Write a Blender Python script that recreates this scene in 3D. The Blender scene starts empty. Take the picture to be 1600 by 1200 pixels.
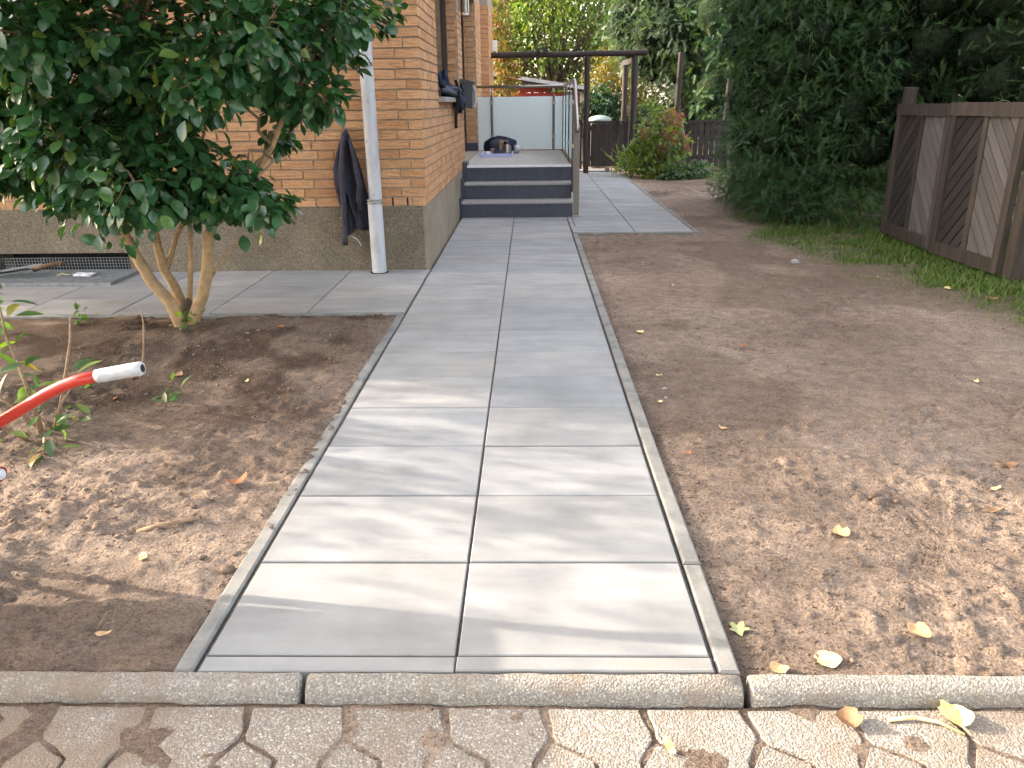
import bpy, math, random
import numpy as np
from mathutils import Matrix, Vector

scene = bpy.context.scene
COL = scene.collection
R = math.radians

# ---------------------------------------------------------------- camera
cam_data = bpy.data.cameras.new('camera')
cam_data.sensor_width = 36.0
cam_data.lens = 1215 / 1600 * 36.0
cam_data.clip_start = 0.05
cam_data.clip_end = 2000
cam = bpy.data.objects.new('camera', cam_data)
COL.objects.link(cam)
_r, _d, _f = ((0.99971, 0.020702, -0.012317), (-0.004553, -0.339714, -0.940518), (-0.023655, 0.940301, -0.339521))
cam.matrix_world = Matrix(((_r[0], -_d[0], -_f[0], 0.17899), (_r[1], -_d[1], -_f[1], -1.51756), (_r[2], -_d[2], -_f[2], 1.23523), (0, 0, 0, 1)))
scene.camera = cam

# ---------------------------------------------------------------- light
SHADOW = Vector((2.63, -0.706, -1.0)).normalized()          # the way the sunlight travels
SUN_EL = math.asin(-SHADOW.z)
world = bpy.data.worlds.new('World')
scene.world = world
world.use_nodes = True
wn = world.node_tree
bg = wn.nodes['Background']
sky = wn.nodes.new('ShaderNodeTexSky')
sky.sky_type = 'NISHITA'
sky.sun_disc = False
sky.sun_elevation = SUN_EL
sky.sun_rotation = math.atan2(-SHADOW.x, -SHADOW.y)
sky.air_density = 1.0
sky.dust_density = 3.0
sky.ozone_density = 0.6
sky_fill = wn.nodes.new('ShaderNodeMix')                          # even pale light added to the whole sky to lift the shade
sky_fill.data_type = 'RGBA'
sky_fill.blend_type = 'ADD'
sky_fill.inputs[0].default_value = 1.0
sky_fill.inputs[7].default_value = (2.1, 1.80, 1.50, 1)
wn.links.new(sky.outputs[0], sky_fill.inputs[6])
wn.links.new(sky_fill.outputs[2], bg.inputs[0])
bg.inputs[1].default_value = 0.15
sun_data = bpy.data.lights.new('sun', 'SUN')
sun_data.energy = 2.6
sun_data.angle = R(0.53)
sun_data.color = (1.0, 0.88, 0.72)
sun = bpy.data.objects.new('sun', sun_data)
sun.rotation_euler = SHADOW.to_track_quat('-Z', 'Y').to_euler()
COL.objects.link(sun)
vs = scene.view_settings
vs.view_transform = 'Standard'
vs.look = 'None'
vs.exposure = 2.45
vs.gamma = 1.0
vs.use_curve_mapping = False
cy = scene.cycles
cy.use_denoising = True
cy.use_adaptive_sampling = True
cy.adaptive_threshold = 0.03
cy.max_bounces = 6
cy.diffuse_bounces = 3
cy.glossy_bounces = 3
cy.transmission_bounces = 4
cy.transparent_max_bounces = 6
cy.sample_clamp_indirect = 6.0

# ---------------------------------------------------------------- object helpers
WLOC = {}


def link(o, parent=None):
    COL.objects.link(o)
    if parent is not None:
        o.parent = parent
        o.matrix_parent_inverse = Matrix.Translation(-WLOC.get(parent.name, Vector((0, 0, 0))))
    return o


def tag(o, label=None, cat=None, group=None, kind=None):
    if label: o['label'] = label
    if cat: o['category'] = cat
    if group: o['group'] = group
    if kind: o['kind'] = kind
    return o


def thing(name, loc, label=None, cat=None, group=None, kind=None):
    o = bpy.data.objects.new(name, None)
    o.empty_display_size = 0.1
    o.location = loc
    COL.objects.link(o)
    WLOC[o.name] = Vector(loc)
    return tag(o, label, cat, group, kind)


def place(name, mesh, parent, loc, rot=(0, 0, 0), scale=(1, 1, 1)):
    o = bpy.data.objects.new(name, mesh)
    link(o, parent)
    o.location = loc
    o.rotation_euler = rot
    o.scale = scale
    return o


class MB:
    """collects polygons for ONE mesh"""

    def __init__(self):
        self.v, self.f, self.a = [], [], []

    def add(self, vs, fs, var=0.0):
        n = len(self.v)
        self.v += [tuple(p) for p in vs]
        self.a += [var] * len(vs)
        self.f += [tuple(n + i for i in q) for q in fs]
        return self

    def box(self, x0, x1, y0, y1, z0, z1, var=0.0, jit=0.0):
        p = [(x, y, z) for z in (z0, z1) for y in (y0, y1) for x in (x0, x1)]
        if jit:
            p = [tuple(c + random.uniform(-jit, jit) for c in q) for q in p]
        return self.add(p, [(0, 2, 3, 1), (4, 5, 7, 6), (0, 1, 5, 4), (2, 6, 7, 3), (0, 4, 6, 2), (1, 3, 7, 5)], var)

    def slab(self, x0, x1, y0, y1, z0, z1, b, var=0.0, tilt=(0, 0)):
        """box with its top edges chamfered by b"""
        lo = [(x0, y0, z0), (x1, y0, z0), (x1, y1, z0), (x0, y1, z0)]
        mi = [(x0, y0, z1 - b), (x1, y0, z1 - b), (x1, y1, z1 - b), (x0, y1, z1 - b)]
        hi = [(x0 + b, y0 + b, z1), (x1 - b, y0 + b, z1), (x1 - b, y1 - b, z1), (x0 + b, y1 - b, z1)]
        f = [(8, 9, 10, 11)]
        for i in range(4):
            j = (i + 1) % 4
            f += [(i, j, 4 + j, 4 + i), (4 + i, 4 + j, 8 + j, 8 + i)]
        return self.add(lo + mi + hi, f, var)

    def prism(self, poly, fn, d0, d1, var=0.0):
        """2-D polygon (counter-clockwise) extruded between d0 and d1; fn(a, b, d) gives the point"""
        n = len(poly)
        p = [fn(a, b, d0) for a, b in poly] + [fn(a, b, d1) for a, b in poly]
        f = [tuple(range(n - 1, -1, -1)), tuple(range(n, 2 * n))]
        f += [(i, (i + 1) % n, n + (i + 1) % n, n + i) for i in range(n)]
        return self.add(p, f, var)

    def bar(self, a, b, w, h, up=(0, 0, 1), var=0.0):
        a, b = Vector(a), Vector(b)
        d = (b - a).normalized()
        s = d.cross(Vector(up)).normalized()
        u = s.cross(d)
        p = []
        for c in (a, b):
            for i, j in ((-1, -1), (1, -1), (1, 1), (-1, 1)):
                p.append(c + s * (i * w / 2) + u * (j * h / 2))
        return self.add(p, [(0, 1, 2, 3), (7, 6, 5, 4), (0, 4, 5, 1), (1, 5, 6, 2), (2, 6, 7, 3), (3, 7, 4, 0)], var)

    def tube(self, pts, rad, n=8, var=0.0, cap=True, flat=1.0):
        pts = [Vector(p) for p in pts]
        if not hasattr(rad, '__len__'): rad = [rad] * len(pts)
        V, F = [], []
        ref = Vector((0.13, 0.21, 0.97))
        prev = None
        for i, p in enumerate(pts):
            d = (pts[min(i + 1, len(pts) - 1)] - pts[max(i - 1, 0)]).normalized()
            if prev is None:
                if abs(d.dot(ref)) > 0.9: ref = Vector((1, 0.1, 0))
                s = d.cross(ref).normalized()
            else:
                s = (prev - d * prev.dot(d)).normalized()
            prev = s
            u = d.cross(s)
            for k in range(n):
                t = 2 * math.pi * k / n
                V.append(p + s * (math.cos(t) * rad[i]) + u * (math.sin(t) * rad[i] * flat))
        for i in range(len(pts) - 1):
            for k in range(n):
                a, b = i * n + k, i * n + (k + 1) % n
                F.append((a, b, b + n, a + n))
        if cap:
            F += [tuple(range(n - 1, -1, -1)), tuple(range(len(V) - n, len(V)))]
        return self.add(V, F, var)

    def lathe(self, cx, cy, prof, n=16, var=0.0):
        V, F = [], []
        for r, z in prof:
            for k in range(n):
                t = 2 * math.pi * k / n
                V.append((cx + r * math.cos(t), cy + r * math.sin(t), z))
        for i in range(len(prof) - 1):
            for k in range(n):
                a, b = i * n + k, i * n + (k + 1) % n
                F.append((a, b, b + n, a + n))
        F += [tuple(range(n - 1, -1, -1)), tuple(range(len(V) - n, len(V)))]
        return self.add(V, F, var)

    def mesh(self, name, mat, smooth=False):
        me = bpy.data.meshes.new(name)
        me.from_pydata(self.v, [], self.f)
        at = me.attributes.new('var', 'FLOAT', 'POINT')
        at.data.foreach_set('value', np.array(self.a, dtype=np.float32))
        me.materials.append(mat)
        if smooth:
            me.polygons.foreach_set('use_smooth', [True] * len(me.polygons))
        me.update()
        return me

    def build(self, name, mat, parent=None, smooth=False, autosmooth=None):
        me = self.mesh(name, mat, smooth)
        o = bpy.data.objects.new(name, me)
        link(o, parent)
        if autosmooth:
            me.polygons.foreach_set('use_smooth', [True] * len(me.polygons))
            me.set_sharp_from_angle(angle=R(autosmooth))
        return o


def array_mesh(name, V, F, mat, var=None, smooth=False, extra=None):
    """fast mesh from numpy arrays; F is (n,3) or (n,4)"""
    me = bpy.data.meshes.new(name)
    k = F.shape[1]
    me.vertices.add(len(V))
    me.vertices.foreach_set('co', np.ascontiguousarray(V, dtype=np.float32).ravel())
    me.loops.add(F.size)
    me.loops.foreach_set('vertex_index', np.ascontiguousarray(F, dtype=np.int32).ravel())
    me.polygons.add(len(F))
    me.polygons.foreach_set('loop_start', np.arange(0, F.size, k, dtype=np.int32))
    me.polygons.foreach_set('loop_total', np.full(len(F), k, dtype=np.int32))
    if smooth:
        me.polygons.foreach_set('use_smooth', np.ones(len(F), dtype=bool))
    me.update(calc_edges=True)
    for nm, arr in [('var', var)] + list((extra or {}).items()):
        if arr is not None:
            at = me.attributes.new(nm, 'FLOAT', 'POINT')
            at.data.foreach_set('value', np.ascontiguousarray(arr, dtype=np.float32))
    me.materials.append(mat)
    return me


# ---------------------------------------------------------------- numpy noise
def _hash(ix, iy, seed):
    h = (ix.astype(np.int64) * 374761393 + iy.astype(np.int64) * 668265263 + seed * 982451653) & 0xFFFFFFFF
    h = ((h ^ (h >> 13)) * 1274126177) & 0xFFFFFFFF
    return ((h ^ (h >> 16)) & 0xFFFF) / 65535.0


def vnoise(x, y, seed=0):
    ix, iy = np.floor(x), np.floor(y)
    fx, fy = x - ix, y - iy
    fx, fy = fx * fx * fx * (fx * (fx * 6 - 15) + 10), fy * fy * fy * (fy * (fy * 6 - 15) + 10)
    a, b = _hash(ix, iy, seed), _hash(ix + 1, iy, seed)
    c, d = _hash(ix, iy + 1, seed), _hash(ix + 1, iy + 1, seed)
    return (a * (1 - fx) + b * fx) * (1 - fy) + (c * (1 - fx) + d * fx) * fy - 0.5


def fbm(x, y, sc, seed=0, octv=3, gain=0.5):
    o, amp = 0, 1.0
    for i in range(octv):
        ca, sa = math.cos(i * 1.1 + seed), math.sin(i * 1.1 + seed)
        o = o + amp * vnoise((x * ca - y * sa) * sc + i * 17.3, (x * sa + y * ca) * sc + i * 5.1, seed + i)
        sc *= 2.03
        amp *= gain
    return o


def sstep(a, b, t):
    t = np.clip((t - a) / (b - a), 0, 1)
    return t * t * (3 - 2 * t)


# ---------------------------------------------------------------- materials
class NT:
    def __init__(self, name):
        self.m = bpy.data.materials.new(name)
        self.m.use_nodes = True
        self.t = self.m.node_tree
        self.b = self.t.nodes['Principled BSDF']
        self.out = self.t.nodes['Material Output']

    def n(self, typ, ins=None, **props):
        nd = self.t.nodes.new('ShaderNode' + typ)
        for k, v in props.items(): setattr(nd, k, v)
        for k, v in (ins or {}).items():
            if hasattr(v, 'is_output'): self.t.links.new(v, nd.inputs[k])
            else: nd.inputs[k].default_value = v
        return nd

    def set(self, **kw):
        for k, v in kw.items():
            k = {'col': 'Base Color', 'rough': 'Roughness', 'metal': 'Metallic', 'spec': 'Specular IOR Level', 'normal': 'Normal', 'trans': 'Transmission Weight', 'coat': 'Coat Weight'}[k]
            if hasattr(v, 'is_output'): self.t.links.new(v, self.b.inputs[k])
            else: self.b.inputs[k].default_value = (*v, 1) if isinstance(v, tuple) and len(v) == 3 else v
        return self

    def pos(self):
        return self.n('NewGeometry').outputs['Position']

    def mapped(self, sc, src=None):
        return self.n('Mapping', {'Vector': src or self.pos(), 'Scale': sc}).outputs[0]

    def noise(self, scale, vec=None, detail=3, rough=0.55):
        return self.n('TexNoise', {'Vector': vec or self.pos(), 'Scale': scale, 'Detail': detail, 'Roughness': rough}).outputs['Fac']

    def ramp(self, fac, stops, interp='LINEAR'):
        nd = self.n('ValToRGB', {'Fac': fac})
        cr = nd.color_ramp
        cr.interpolation = interp
        while len(cr.elements) < len(stops): cr.elements.new(0.5)
        for e, (p, c) in zip(cr.elements, stops):
            e.position = p
            e.color = (*c, 1) if hasattr(c, '__len__') else (c, c, c, 1)
        return nd.outputs[0]

    def mix(self, fac, a, b, mode='MIX'):
        nd = self.n('Mix', data_type='RGBA', blend_type=mode)
        for k, v in ((0, fac), (6, a), (7, b)):
            if hasattr(v, 'is_output'): self.t.links.new(v, nd.inputs[k])
            else: nd.inputs[k].default_value = (*v, 1) if hasattr(v, '__len__') else v
        return nd.outputs[2]

    def math(self, op, a, b=0.0):
        nd = self.n('Math', operation=op)
        for k, v in ((0, a), (1, b)):
            if hasattr(v, 'is_output'): self.t.links.new(v, nd.inputs[k])
            else: nd.inputs[k].default_value = v
        return nd.outputs[0]

    def rnd(self):
        """0..1, differs from object to object and with the mesh's own 'var'"""
        a = self.n('ObjectInfo').outputs['Random']
        b = self.n('Attribute', attribute_name='var').outputs['Fac']
        return self.math('FRACT', self.math('ADD', a, b))

    def attr(self, nm='var'):
        return self.n('Attribute', attribute_name=nm).outputs['Fac']

    def bump(self, h, strength=0.4, dist=0.01):
        return self.n('Bump', {'Height': h, 'Strength': strength, 'Distance': dist}).outputs[0]


def simple(name, col, rough=0.6, metal=0.0, spec=0.5, nscale=30, namp=0.25, bump=0.15, bdist=0.003):
    t = NT(name)
    f = t.noise(nscale, detail=4)
    lo = tuple(c * (1 - namp) for c in col)
    hi = tuple(min(1, c * (1 + namp)) for c in col)
    t.set(col=t.ramp(f, [(0.3, lo), (0.7, hi)]), rough=rough, metal=metal, spec=spec)
    if bump: t.set(normal=t.bump(f, bump, bdist))
    return t.m


def make_slab_mat():
    t = NT('concrete_slab')
    r = t.rnd()
    p = t.pos()
    off = t.n('VectorMath', {0: p, 1: t.n('CombineXYZ', {'X': t.math('MULTIPLY', r, 37.0), 'Y': t.math('MULTIPLY', r, 91.0)}).outputs[0]}, operation='ADD').outputs[0]
    big = t.noise(3.2, off, 4, 0.6)
    streak = t.noise(2.2, t.mapped((1.0, 5.0, 1.0), off), 3)
    fine = t.noise(420, p, 2)
    base = t.ramp(r, [(0.0, (0.232, 0.239, 0.247)), (0.35, (0.272, 0.275, 0.277)), (0.7, (0.295, 0.290, 0.282)), (1.0, (0.253, 0.254, 0.251))])
    c = t.mix(0.75, base, t.ramp(big, [(0.3, 0.72), (0.55, 1.0), (0.75, 1.12)]), 'MULTIPLY')
    c = t.mix(0.55, c, t.ramp(streak, [(0.3, 0.78), (0.6, 1.08)]), 'MULTIPLY')
    rust = t.ramp(t.noise(1.6, off, 5, 0.65), [(0.62, 0.0), (0.75, 1.0)])
    c = t.mix(t.math('MULTIPLY', rust, 0.35), c, (0.30, 0.245, 0.18))
    pit = t.ramp(t.noise(150, p, 1), [(0.70, 0.0), (0.74, 1.0)])
    pit = t.math('MULTIPLY', pit, t.ramp(t.noise(11, p, 2), [(0.5, 0.0), (0.65, 0.8)]))
    c = t.mix(pit, c, (0.16, 0.155, 0.15))
    c = t.mix(0.5, c, t.ramp(fine, [(0.3, 0.86), (0.7, 1.1)]), 'MULTIPLY')
    t.set(col=c, rough=0.72, spec=0.35, normal=t.bump(t.math('SUBTRACT', fine, t.math('MULTIPLY', pit, 2.0)), 0.25, 0.002))
    return t.m


def make_edging_mat():
    t = NT('edging_concrete')
    r = t.rnd()
    p = t.pos()
    n1, n2 = t.noise(9, p, 4, 0.65), t.noise(300, p, 2)
    c = t.ramp(n1, [(0.3, (0.145, 0.142, 0.134)), (0.5, (0.215, 0.21, 0.198)), (0.72, (0.29, 0.278, 0.258))])
    c = t.mix(0.5, c, t.ramp(r, [(0, 0.8), (1, 1.15)]), 'MULTIPLY')
    dirt = t.ramp(t.noise(4.5, p, 5, 0.7), [(0.54, 0.0), (0.72, 0.5)])
    c = t.mix(dirt, c, (0.19, 0.15, 0.115))
    t.set(col=c, rough=0.85, spec=0.25, normal=t.bump(n2, 0.5, 0.003))
    return t.m


def make_kerb_mat(name, light, dark, dirt_lo):
    t = NT(name)
    p = t.pos()
    vor = t.n('TexVoronoi', {'Vector': p, 'Scale': 210.0, 'Randomness': 1.0})
    d = vor.outputs['Distance']
    cc = t.n('SeparateColor', {0: vor.outputs['Color']}).outputs[0]
    c = t.ramp(cc, [(0.0, dark), (0.6, tuple((a + b) / 2 for a, b in zip(light, dark))), (0.93, light), (1.0, (0.62, 0.58, 0.52))])
    c = t.mix(t.ramp(d, [(0.3, 0.0), (0.75, 0.8)]), c, tuple(x * 0.75 for x in dark))
    r = t.rnd()
    c = t.mix(0.6, c, t.ramp(r, [(0, 0.84), (1, 1.12)]), 'MULTIPLY')
    left = t.n('MapRange', {'Value': t.n('SeparateXYZ', {0: p}).outputs[0], 'From Min': -0.35, 'From Max': -1.0, 'To Min': 0.0, 'To Max': 0.20}).outputs[0]   # trodden soil, thicker to the left
    dirt = t.ramp(t.math('ADD', t.noise(5.0, p, 6, 0.68), left), [(dirt_lo, 0.0), (dirt_lo + 0.17, 0.85)])
    c = t.mix(dirt, c, (0.225, 0.172, 0.128))
    h = t.math('SUBTRACT', t.noise(160, p, 3), d)
    t.set(col=c, rough=0.9, spec=0.2, normal=t.bump(h, 0.7, 0.004))
    return t.m


def make_soil_mat():
    t = NT('bare_soil')
    p = t.pos()
    a, b, c3 = t.noise(1.3, p, 4, 0.62), t.noise(14, p, 3, 0.65), t.noise(130, p, 3, 0.7)
    streak = t.noise(6, t.mapped((1, 3.5, 1)), 4, 0.65)
    c = t.ramp(a, [(0.3, (0.185, 0.135, 0.103)), (0.5, (0.25, 0.187, 0.144)), (0.72, (0.325, 0.252, 0.198))])
    c = t.mix(0.8, c, t.ramp(b, [(0.28, 0.68), (0.5, 1.0), (0.72, 1.28)]), 'MULTIPLY')
    c = t.mix(0.5, c, t.ramp(streak, [(0.3, 0.75), (0.7, 1.2)]), 'MULTIPLY')
    c = t.mix(0.7, c, t.ramp(c3, [(0.3, 0.65), (0.55, 1.0), (0.7, 1.35)]), 'MULTIPLY')
    dk = t.attr('damp')
    c = t.mix(t.math('MULTIPLY', dk, 0.8), c, (0.075, 0.05, 0.036))
    g = t.math('MULTIPLY', t.attr('grass'), t.ramp(t.noise(7, p, 5, 0.7), [(0.4, 0.0), (0.6, 1.0)]))
    c = t.mix(t.math('MULTIPLY', g, 0.8), c, (0.060, 0.085, 0.026))
    bits = t.ramp(t.noise(60, t.mapped((1, 2.6, 1)), 2), [(0.735, 0.0), (0.76, 0.8)])
    c = t.mix(bits, c, (0.32, 0.25, 0.17))
    dark = t.ramp(t.noise(46, t.mapped((1.3, 2.2, 1)), 2), [(0.29, 0.85), (0.35, 0.0)])
    c = t.mix(dark, c, (0.075, 0.053, 0.040))
    v1 = t.n('TexVoronoi', {'Vector': p, 'Scale': 95.0}).outputs['Distance']
    v2 = t.noise(230, t.mapped((1, 1.3, 1)), 3, 0.75)
    mask = t.ramp(t.noise(2.6, p, 4), [(0.38, 0.25), (0.62, 1.0)])
    crumb = t.math('MULTIPLY', t.math('SUBTRACT', t.math('MULTIPLY', v2, 0.9), t.math('MULTIPLY', v1, 0.9)), mask)
    sp = t.noise(24, t.mapped((1, 2.3, 1)), 3, 0.75)
    c = t.mix(t.ramp(sp, [(0.30, 0.75), (0.38, 0.0)]), c, (0.085, 0.060, 0.045))
    c = t.mix(t.ramp(sp, [(0.66, 0.0), (0.74, 0.5)]), c, (0.36, 0.285, 0.225))
    h = t.math('ADD', t.math('ADD', t.math('MULTIPLY', b, 0.7), t.math('MULTIPLY', c3, 0.7)), crumb)
    mid = t.noise(60, t.mapped((1, 1.5, 1)), 3, 0.7)
    c = t.mix(0.7, c, t.ramp(v2, [(0.32, 0.55), (0.5, 1.0), (0.68, 1.38)]), 'MULTIPLY')  # relief shading of the crumbs put into the colour, here and below
    c = t.mix(0.7, c, t.ramp(mid, [(0.3, 0.62), (0.5, 1.02), (0.7, 1.3)]), 'MULTIPLY')
    t.set(col=c, rough=0.95, spec=0.1, normal=t.bump(h, 1.0, 0.0065))
    return t.m


def make_brick_mat():
    t = NT('orange_clinker_brick')
    r = t.rnd()
    p = t.pos()
    n1 = t.noise(1.0, t.mapped((14, 14, 120)), 4, 0.65)
    n2 = t.noise(40, p, 3)
    c = t.ramp(r, [(0.0, (0.465, 0.243, 0.120)), (0.35, (0.54, 0.296, 0.152)), (0.7, (0.59, 0.336, 0.178)), (1.0, (0.51, 0.28, 0.148))])
    c = t.mix(0.75, c, t.ramp(n1, [(0.3, 0.6), (0.5, 1.0), (0.7, 1.18)]), 'MULTIPLY')
    c = t.mix(0.5, c, t.ramp(n2, [(0.3, 0.85), (0.7, 1.12)]), 'MULTIPLY')
    c = t.mix(t.ramp(t.noise(2.4, p, 4), [(0.58, 0), (0.78, 0.3)]), c, (0.42, 0.30, 0.21))
    t.set(col=c, rough=0.85, spec=0.2, normal=t.bump(n1, 0.9, 0.012))
    return t.m


def make_plinth_mat(name, cols, sc, strength):
    t = NT(name)
    p = t.pos()
    v = t.n('TexVoronoi', {'Vector': p, 'Scale': sc})
    cc = t.n('SeparateColor', {0: v.outputs['Color']}).outputs[0]
    c = t.ramp(cc, [(0.0, cols[0]), (0.55, cols[1]), (1.0, cols[2])])
    c = t.mix(0.8, c, t.ramp(t.noise(2.3, p, 5, 0.65), [(0.3, 0.72), (0.7, 1.18)]), 'MULTIPLY')
    t.set(col=c, rough=0.95, spec=0.1, normal=t.bump(t.math('SUBTRACT', t.noise(sc * 0.8, p, 3), v.outputs['Distance']), strength, 0.01))
    return t.m


def make_wood(name, cols, axis=2, sc=1.0, rough=0.75, along=None):
    t = NT(name)
    s = [26.0 * sc] * 3
    s[axis] = 1.6 * sc
    r = t.rnd()
    p = t.n('VectorMath', {0: t.pos(), 1: t.n('CombineXYZ', {'X': t.math('MULTIPLY', r, 13.0), 'Y': t.math('MULTIPLY', r, 7.0), 'Z': t.math('MULTIPLY', r, 5.0)}).outputs[0]}, operation='ADD').outputs[0]
    if along:
        u = Vector(along).normalized()
        w = Vector((1, 0, 0)).cross(u)
        dot = lambda q: t.n('VectorMath', {0: p, 1: tuple(q)}, operation='DOT_PRODUCT').outputs['Value']
        vec = t.n('CombineXYZ', {'X': t.math('MULTIPLY', dot(u), 1.6), 'Y': t.math('MULTIPLY', dot(w), 30.0), 'Z': 0.0}).outputs[0]
    else:
        vec = t.mapped(tuple(s), p)
    g = t.noise(1.0, vec, 5, 0.68)
    c = t.ramp(g, [(0.28, cols[0]), (0.5, cols[1]), (0.74, cols[2])])
    c = t.mix(0.8, c, t.ramp(r, [(0, 0.72), (1, 1.22)]), 'MULTIPLY')
    c = t.mix(0.6, c, t.ramp(t.noise(3.5, p, 4), [(0.3, 0.75), (0.7, 1.15)]), 'MULTIPLY')
    t.set(col=c, rough=rough, spec=0.3, normal=t.bump(g, 0.45, 0.004))
    return t.m


def make_leaf(name, stops, rough=0.4, spec=0.5, transl=0.3, tcol=(1.5, 1.9, 0.5)):
    t = NT(name)
    v = t.rnd()
    c = t.ramp(v, stops)
    c = t.mix(0.5, c, t.ramp(t.noise(30, t.pos(), 2), [(0.3, 0.75), (0.7, 1.25)]), 'MULTIPLY')
    back = t.n('NewGeometry').outputs['Backfacing']
    c2 = t.mix(t.math('MULTIPLY', back, 0.5), c, t.mix(1.0, c, (1.3, 1.28, 1.2), 'MULTIPLY'))
    t.set(col=c2, rough=rough, spec=spec)
    tr = t.n('BsdfTranslucent', {'Color': t.mix(1.0, c, tcol, 'MULTIPLY')})
    ms = t.n('MixShader', {0: transl, 1: t.b.outputs[0], 2: tr.outputs[0]})
    t.t.links.new(ms.outputs[0], t.out.inputs[0])
    return t.m


M = {}
M['slab'] = make_slab_mat()
M['edging'] = make_edging_mat()
M['kerb'] = make_kerb_mat('exposed_aggregate_kerb', (0.44, 0.405, 0.36), (0.25, 0.225, 0.195), 0.54)
M['block'] = make_kerb_mat('driveway_block', (0.43, 0.385, 0.33), (0.24, 0.205, 0.175), 0.50)
M['soil'] = make_soil_mat()
M['clod'] = simple('soil_clod', (0.17, 0.12, 0.088), 0.95, spec=0.1, nscale=60, namp=0.45, bump=0.8, bdist=0.006)
M['sand'] = simple('joint_sand', (0.10, 0.09, 0.08), 0.95, spec=0.1, nscale=80, namp=0.4, bump=0.6)
M['brick'] = make_brick_mat()
M['mortar'] = simple('mortar', (0.31, 0.26, 0.205), 0.95, spec=0.1, nscale=60, bump=0.5)
M['plinth'] = make_plinth_mat('roughcast_plinth', ((0.15, 0.122, 0.09), (0.215, 0.178, 0.132), (0.30, 0.255, 0.195)), 140, 0.8)
M['plinth_side'] = make_plinth_mat('rendered_plinth', ((0.25, 0.205, 0.155), (0.285, 0.24, 0.185), (0.33, 0.28, 0.22)), 160, 0.4)
M['slate'] = simple('slate_blue_tile', (0.040, 0.046, 0.072), 0.5, spec=0.45, nscale=14, namp=0.22, bump=0.08)
M['tread'] = simple('grey_tread', (0.27, 0.26, 0.25), 0.7, nscale=40, namp=0.2, bump=0.2)
M['deck'] = simple('landing_tile', (0.34, 0.315, 0.28), 0.7, nscale=9, namp=0.16, bump=0.1)
M['nosing'] = simple('pale_nosing', (0.62, 0.63, 0.68), 0.35, nscale=20, namp=0.08, bump=0)
M['steel'] = simple('brushed_steel', (0.36, 0.335, 0.30), 0.36, 1.0, nscale=60, namp=0.1, bump=0.05)
M['post_steel'] = simple('dull_steel_post', (0.17, 0.152, 0.130), 0.42, 0.35, nscale=60, namp=0.1, bump=0.05)
M['white'] = simple('white_paint', (0.72, 0.71, 0.68), 0.5, nscale=8, namp=0.08, bump=0.05)
M['brown_frame'] = simple('dark_brown_frame', (0.040, 0.022, 0.020), 0.4, nscale=20, bump=0.05)
M['pipe'] = None
M['black'] = simple('black_plastic', (0.014, 0.014, 0.016), 0.45, nscale=30, bump=0.05)
M['dark'] = simple('dark_void', (0.012, 0.011, 0.010), 0.9, bump=0)
M['greyplastic'] = simple('dark_grey_plastic', (0.055, 0.058, 0.066), 0.4, nscale=10, namp=0.15, bump=0.04)
M['navy'] = simple('navy_fabric', (0.018, 0.022, 0.045), 0.85, spec=0.2, nscale=45, namp=0.3, bump=0.5, bdist=0.004)
M['navy2'] = simple('blue_grey_fabric', (0.05, 0.06, 0.085), 0.85, spec=0.2, nscale=45, namp=0.3, bump=0.4, bdist=0.004)
M['jacket'] = simple('charcoal_jacket_cloth', (0.030, 0.029, 0.042), 0.8, spec=0.25, nscale=26, namp=0.3, bump=0.35, bdist=0.004)
M['jacket2'] = simple('faded_jacket_sleeve', (0.046, 0.042, 0.058), 0.8, spec=0.25, nscale=26, namp=0.3, bump=0.35, bdist=0.004)
M['white_cloth'] = simple('white_cloth', (0.55, 0.55, 0.58), 0.85, nscale=30, bump=0.3)
M['grip'] = simple('grey_rubber_grip', (0.46, 0.47, 0.49), 0.5, nscale=45, namp=0.16, bump=0.15)
M['lilac'] = simple('lilac_plastic', (0.42, 0.44, 0.72), 0.4, nscale=20, namp=0.06, bump=0)
M['galv'] = simple('galvanised_steel', (0.25, 0.26, 0.27), 0.5, 0.6, nscale=25, namp=0.25, bump=0.1)
M['tan'] = simple('tan_wood', (0.33, 0.21, 0.11), 0.7, nscale=25, namp=0.25)
M['lid'] = simple('grey_green_plastic', (0.27, 0.33, 0.30), 0.5, nscale=20, namp=0.1, bump=0.05)
M['zincroof'] = simple('pale_roof_felt', (0.42, 0.42, 0.45), 0.7, nscale=9, namp=0.15)
M['tile_roof'] = simple('dark_roof_tile', (0.09, 0.06, 0.05), 0.8, nscale=9, namp=0.3)
M['redboard'] = make_wood('red_shed_board', ((0.17, 0.022, 0.02), (0.24, 0.034, 0.028), (0.28, 0.05, 0.04)), axis=0)
M['fence_dark'] = make_wood('dark_stained_wood', ((0.020, 0.015, 0.014), (0.034, 0.025, 0.023), (0.055, 0.042, 0.037)))
M['panel_frame'] = make_wood('weathered_frame_wood', ((0.036, 0.029, 0.024), (0.061, 0.049, 0.041), (0.098, 0.080, 0.068)))
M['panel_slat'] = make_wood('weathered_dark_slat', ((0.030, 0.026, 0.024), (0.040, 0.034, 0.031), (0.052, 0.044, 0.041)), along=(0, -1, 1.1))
M['panel_slat2'] = make_wood('weathered_silvery_slat', ((0.105, 0.093, 0.087), (0.138, 0.123, 0.116), (0.175, 0.157, 0.149)), along=(0, -1, -1.1))  # same weathered wood, lightened: the sheen of this slat direction is in the colour
M['post_brown'] = make_wood('raw_brown_post', ((0.075, 0.042, 0.022), (0.12, 0.07, 0.04), (0.17, 0.105, 0.062)))
M['bark_tan'] = simple('smooth_tan_bark', (0.33, 0.22, 0.115), 0.7, spec=0.25, nscale=24, namp=0.28, bump=0.35, bdist=0.006)
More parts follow.
